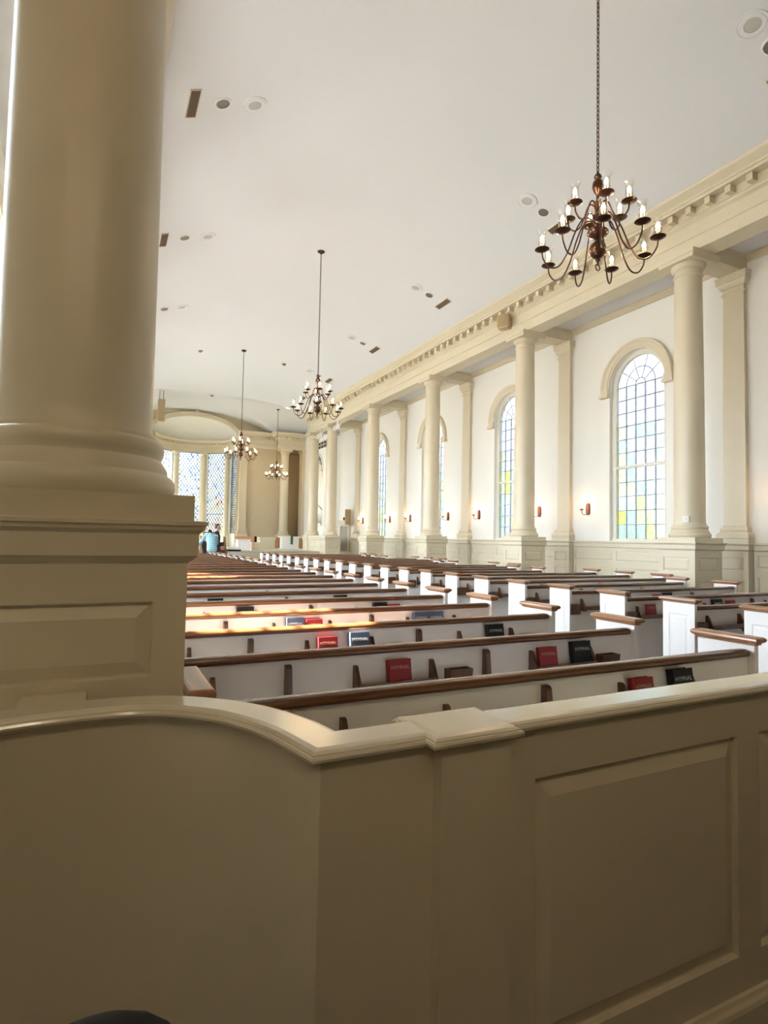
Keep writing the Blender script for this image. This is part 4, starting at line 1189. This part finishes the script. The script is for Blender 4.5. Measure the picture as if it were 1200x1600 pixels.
# ================================================================== PEOPLE
def ellipsoid(mb, c, ax, R=None, n=20):
    """ax: three semi-axes along the columns of R"""
    R = R or Matrix.Identity(3); c = Vector(c); m = n // 2; vs, fs = [], []
    for j in range(m + 1):
        ph = PI * j / m
        for i in range(n):
            th = 2 * PI * i / n
            vs.append(c + R @ Vector((ax[0] * math.sin(ph) * math.cos(th), ax[1] * math.sin(ph) * math.sin(th), ax[2] * math.cos(ph))))
    for j in range(m):
        for i in range(n):
            k = (i + 1) % n; fs.append((j * n + i, (j + 1) * n + i, (j + 1) * n + k, j * n + k))
    mb.add(vs, fs, True)
def limb(mb, pts, radii, flat=None):
    """closed tapered tube with rounded ends; flat = (rx, rd) pairs keep the local x axis wide"""
    P = [Vector(p) for p in pts]; q, r = [], []
    for i in range(len(P) - 1):
        for k in range(5): t = k / 5; q.append(P[i].lerp(P[i + 1], t)); r.append(tuple(a_ * (1 - t) + b_ * t for a_, b_ in zip(radii[i], radii[i + 1])))
    q.append(P[-1]); r.append(radii[-1])
    n = 16; vs, fs = [], []
    for i, p in enumerate(q):
        t = (q[min(i + 1, len(q) - 1)] - q[max(i - 1, 0)]).normalized()
        x = Vector((1, 0, 0)) - t * t.x
        if x.length < .2: x = Vector((0, 1, 0)) - t * t.y
        x.normalize(); y = t.cross(x)
        for k in range(n):
            a = 2 * PI * k / n; vs.append(p + x * r[i][0] * math.cos(a) + y * r[i][1] * math.sin(a))
    m = len(q)
    for i in range(m - 1):
        for k in range(n): l = (k + 1) % n; fs.append((i * n + k, i * n + l, (i + 1) * n + l, (i + 1) * n + k))
    fs += [tuple(range(n))[::-1], tuple(range((m - 1) * n, m * n))]
    mb.add(vs, fs, True)
    for i in (0, -1):
        rr = r[i]; ellipsoid(mb, q[i], (rr[0], rr[1], min(rr) * .9), None if flat is None else None, 16) if False else ellipsoid(mb, q[i], (rr[0], rr[1], min(rr)), None, 16)
def fused(mb, name, m, parent, vox=.009, smooth=4):
    """one continuous skin over overlapping volumes"""
    o = mb.build(name, m, parent)
    md = o.modifiers.new('fuse', 'REMESH'); md.mode = 'VOXEL'; md.voxel_size = vox; md.use_smooth_shade = True
    sm_ = o.modifiers.new('soften', 'SMOOTH'); sm_.iterations = smooth; sm_.factor = .5
    return o
def add_hand(mb, w, d, sg):
    """palm, five separate curled fingers of different lengths and a thumb from the side of the palm"""
    w = Vector(w); d = Vector(d).normalized(); s_ = d.cross(Vector((1, 0, 0)))
    if s_.length < .3: s_ = Vector((0, 1, 0))
    s_.normalize(); nr = s_.cross(d)
    limb(mb, [w, w + d * .045, w + d * .08], [(.026, .026), (.027, .034), (.022, .040)] if abs(d.x) < .9 else [(.026, .026), (.034, .027), (.040, .022)])
    for o, L in ((-.034, .068), (-.0113, .084), (.0113, .078), (.034, .060)):
        a = w + d * .085 + s_ * o; b_ = a + d * L * .55 + s_ * o * .12 + nr * .006 * sg; c = a + d * L + s_ * o * .2 + nr * .026 * sg
        limb(mb, [a, b_, c], [(.009, .009), (.0085, .0085), (.0075, .0075)])
    a = w + d * .03 + s_ * .025; b_ = a + d * .03 + s_ * .032; c = b_ + d * .035 + s_ * .008
    limb(mb, [a, b_, c], [(.015, .015), (.013, .013), (.010, .010)])
def make_person(loc, rz, sc, J, shirt, label):
    root = empty('person', loc, rz); root.scale = (sc, sc, sc); tag(root, label, 'person')
    J = {k: Vector(v) for k, v in J.items()}
    fd = J['face'].normalized(); upv = (J['crown'] - J['neck']); upv = (upv - fd * upv.dot(fd)).normalized(); sd = fd.cross(upv)
    HR = Matrix((sd, fd, upv)).transposed(); hc = J['brow']
    b = MB()
    limb(b, [J['pelvis'], J['waist'], J['chest'], J['upper']], [(.155, .105), (.130, .095), (.155, .108), (.125, .075)])
    limb(b, [J['upper'], J['neck'], hc - upv * .05], [(.07, .06), (.052, .055), (.050, .055)])
    ellipsoid(b, hc, (.074, .094, .112), HR); ellipsoid(b, hc + fd * .028 - upv * .062, (.052, .058, .052), HR)
    limb(b, [hc + fd * .088 + upv * .012, hc + fd * .108 - upv * .022], [(.010, .010), (.014, .013)])
    for q in (-1, 1): ellipsoid(b, hc + sd * q * .076 - upv * .012, (.010, .020, .031), HR, 12)
    for k in 'lr':
        limb(b, [J['upper'], J['sho' + k]], [(.06, .06), (.055, .055)])
        limb(b, [J['sho' + k], J['elb' + k], J['wri' + k]], [(.052, .052), (.040, .040), (.027, .025)])
        limb(b, [J['pelvis'] + (J['hip' + k] - J['pelvis']) * .8, J['kne' + k], J['ank' + k]], [(.085, .088), (.056, .058), (.038, .040)])
        limb(b, [J['ank' + k] - Vector((0, 0, .03)), J['toe' + k]], [(.036, .034), (.036, .022)])
        add_hand(b, J['wri' + k], J['wri' + k] - J['elb' + k], 1 if k == 'l' else -1)
    fused(b, 'body', M['skin'], root, .0055, 1)
    for q in (-1, 1):
        m = MB(); ellipsoid(m, hc + fd * .086 + upv * .012 + sd * q * .031, (.013, .008, .007), HR, 12); m.build('eye', M['hair'], root)
        m = MB(); ellipsoid(m, hc + fd * .090 + upv * .036 + sd * q * .031, (.020, .006, .004), HR, 10); m.build('eyebrow', M['hair'], root)
    m = MB(); ellipsoid(m, hc + fd * .083 - upv * .062, (.024, .006, .007), HR, 12); m.build('mouth', M['lips'], root)
    # hair: a cap over crown, back and sides
    bm = bmesh.new(); bmesh.ops.create_uvsphere(bm, u_segments=28, v_segments=20, radius=1)
    kill = [v for v in bm.verts if (v.co.y > .15 and v.co.z < .42 + .25 * v.co.y) or v.co.z < -.55 or (v.co.y > -.15 and v.co.z < -.1)]
    bmesh.ops.delete(bm, geom=kill, context='VERTS')
    for v in bm.verts: v.co = HR @ Vector((v.co.x * .083, v.co.y * .103, v.co.z * .124)) + hc + upv * .004 - fd * .004
    m = MB(); m.bm(bm, True); o = m.build('hair', M['hair'], root); so_ = o.modifiers.new('thick', 'SOLIDIFY'); so_.thickness = .016; so_.offset = -.6
    # upper garment
    g = MB(); suit = shirt is M['suit']; low = J['pelvis'] + (J['pelvis'] - J['waist']) * (.75 if suit else .45)
    limb(g, [low, J['pelvis'], J['waist'], J['chest'], J['upper']], [(.178, .135), (.176, .130), (.160, .122), (.176, .128), (.142, .092)])
    limb(g, [J['upper'], J['upper'].lerp(J['neck'], .35)], [(.09, .082), (.070, .072)])
    for k in 'lr':
        limb(g, [J['upper'], J['sho' + k]], [(.082, .080), (.072, .072)])
        end = J['elb' + k].lerp(J['wri' + k], .95 if suit else .12)
        limb(g, [J['sho' + k], J['elb' + k], end], [(.070, .070), (.057, .057), (.042 if suit else .056, .042 if suit else .056)])
    fused(g, 'jacket' if suit else 'shirt', shirt, root, .010, 3)
    if suit:
        m = MB(); ellipsoid(m, J['upper'].lerp(J['neck'], .62), (.062, .064, .022), None, 20); ellipsoid(m, J['upper'] + fd * .070 - upv * .02, (.030, .026, .055)); m.build('shirt_collar', M['paper'], root)
    t = MB(); limb(t, [J['pelvis'].lerp(J['waist'], .15), J['pelvis'] - Vector((0, 0, .06))], [(.150, .098), (.152, .108)])
    for k in 'lr':
        limb(t, [J['pelvis'] + (J['hip' + k] - J['pelvis']) * .85, J['kne' + k], J['ank' + k] + Vector((0, 0, -.03))], [(.096, .100), (.072, .074), (.062, .066)])
    fused(t, 'trousers', M['trouser'], root, .010, 3)
    for k in 'lr':
        a, e_ = J['ank' + k], J['toe' + k]; d = e_ - a; d.z = 0; d.normalize(); R_ = Matrix((d.cross(Vector((0, 0, 1))), d, (0, 0, 1))).transposed()
        m = MB(); ellipsoid(m, Vector((a.x, a.y, .045)) + d * .055, (.050, .135, .047), R_); ellipsoid(m, Vector((a.x, a.y, .07)) - d * .02, (.046, .060, .055), R_)
        m.prism([((Vector((a.x, a.y, 0)) + d * .055 + R_ @ Vector((.052 * math.cos(q * PI / 12), .138 * math.sin(q * PI / 12), 0)))[:2]) for q in range(24)], 2, 0, .028)
        m.build('shoe', M['black'], root)
    return root
legs = dict(hipl=(.09, 0, .90), knel=(.10, -.02, .49), ankl=(.10, .02, .09), toel=(.11, -.12, .04), hipr=(-.09, 0, .90), kner=(-.10, -.02, .49), ankr=(-.10, .02, .09), toer=(-.11, -.12, .04))
J1 = dict(legs, pelvis=(0, 0, .95), waist=(0, 0, 1.10), chest=(0, -.01, 1.30), upper=(0, 0, 1.45), neck=(0, -.01, 1.54), jaw=(0, -.035, 1.615), brow=(0, -.03, 1.675), crown=(0, -.02, 1.725), face=(0, -1, -.05),
          shol=(.18, 0, 1.44), elbl=(.23, .02, 1.16), wril=(.20, -.16, .97), shor=(-.18, 0, 1.44), elbr=(-.23, .02, 1.16), wrir=(-.20, -.16, .97))
make_person((4.46, 25.3, 0), PI - 1.9 + .0, 1.16, J1, M['suit'], 'person in a dark suit standing upright in profile before the apse windows')
J2 = dict(legs, pelvis=(0, .05, .93), waist=(0, -.02, 1.06), chest=(0, -.14, 1.24), upper=(0, -.24, 1.35), neck=(.0, -.32, 1.39), jaw=(0, -.39, 1.41), brow=(0, -.42, 1.45), crown=(0, -.44, 1.50), face=(0, -.75, -.6),
          shol=(.19, -.24, 1.33), elbl=(.24, -.38, 1.08), wril=(.22, -.55, .94), shor=(-.20, -.22, 1.33), elbr=(-.36, -.30, 1.06), wrir=(-.50, -.40, .86))
J2 = {k: (tuple((-v[0], v[1], v[2])) if k != 'face' else v) for k, v in J2.items()}
make_person((4.08, 24.25, 0), PI, 1.16, J2, M['shirt'], 'person in a light blue plaid shirt bending forward, seen from behind')

# ================================================================= LIGHTING
SKY_FAR, SKY_SUN = 1.9, 14.0
wd = bpy.data.worlds.new('sky'); S.world = wd; wd.use_nodes = True
nt = wd.node_tree; bg = nt.nodes['Background']
tc = nt.nodes.new('ShaderNodeTexCoord'); sp = nt.nodes.new('ShaderNodeSeparateXYZ'); rp = nt.nodes.new('ShaderNodeValToRGB')
mr = nt.nodes.new('ShaderNodeMapRange'); mr.inputs[1].default_value = -.6; mr.inputs[2].default_value = .6
nt.links.new(tc.outputs['Generated'], sp.inputs[0]); nt.links.new(sp.outputs['Z'], mr.inputs[0]); nt.links.new(mr.outputs[0], rp.inputs[0])
cr = rp.color_ramp; cr.elements[0].position = 0; cr.elements[0].color = (.50, .47, .42, 1); cr.elements[1].position = 1; cr.elements[1].color = (.80, .91, 1.0, 1)
el = cr.elements.new(.47); el.color = (.62, .60, .55, 1); el = cr.elements.new(.56); el.color = (.86, .93, 1.0, 1)
# brighter sky on the sun's side (-x)
dt = nt.nodes.new('ShaderNodeVectorMath'); dt.operation = 'DOT_PRODUCT'; dt.inputs[1].default_value = (-1, 0, 0)
nt.links.new(tc.outputs['Generated'], dt.inputs[0])
m2 = nt.nodes.new('ShaderNodeMapRange'); m2.interpolation_type = 'SMOOTHSTEP'
m2.inputs[1].default_value = -.35; m2.inputs[2].default_value = .75; m2.inputs[3].default_value = SKY_FAR; m2.inputs[4].default_value = SKY_SUN
nt.links.new(dt.outputs['Value'], m2.inputs[0]); nt.links.new(m2.outputs[0], bg.inputs[1])
nt.links.new(rp.outputs[0], bg.inputs[0])

sun = bpy.data.lights.new('sun', 'SUN'); sun.energy = 62; sun.angle = .012; sun.color = (1, .89, .74)
so = bpy.data.objects.new('sun', sun); C.objects.link(so)
so.rotation_euler = Vector((3.9, -.80, -5.55)).to_track_quat('-Z', 'Y').to_euler()

S.view_settings.view_transform = 'Standard'; S.view_settings.look = 'None'; S.view_settings.gamma = 1
S.view_settings.use_curve_mapping = False
S.view_settings.exposure = 1.56
cy = S.cycles
cy.use_denoising = True
cy.max_bounces = 8; cy.diffuse_bounces = 5; cy.glossy_bounces = 3; cy.transparent_max_bounces = 16; cy.transmission_bounces = 4
cy.caustics_reflective = False; cy.caustics_refractive = False
cy.sample_clamp_indirect = 6
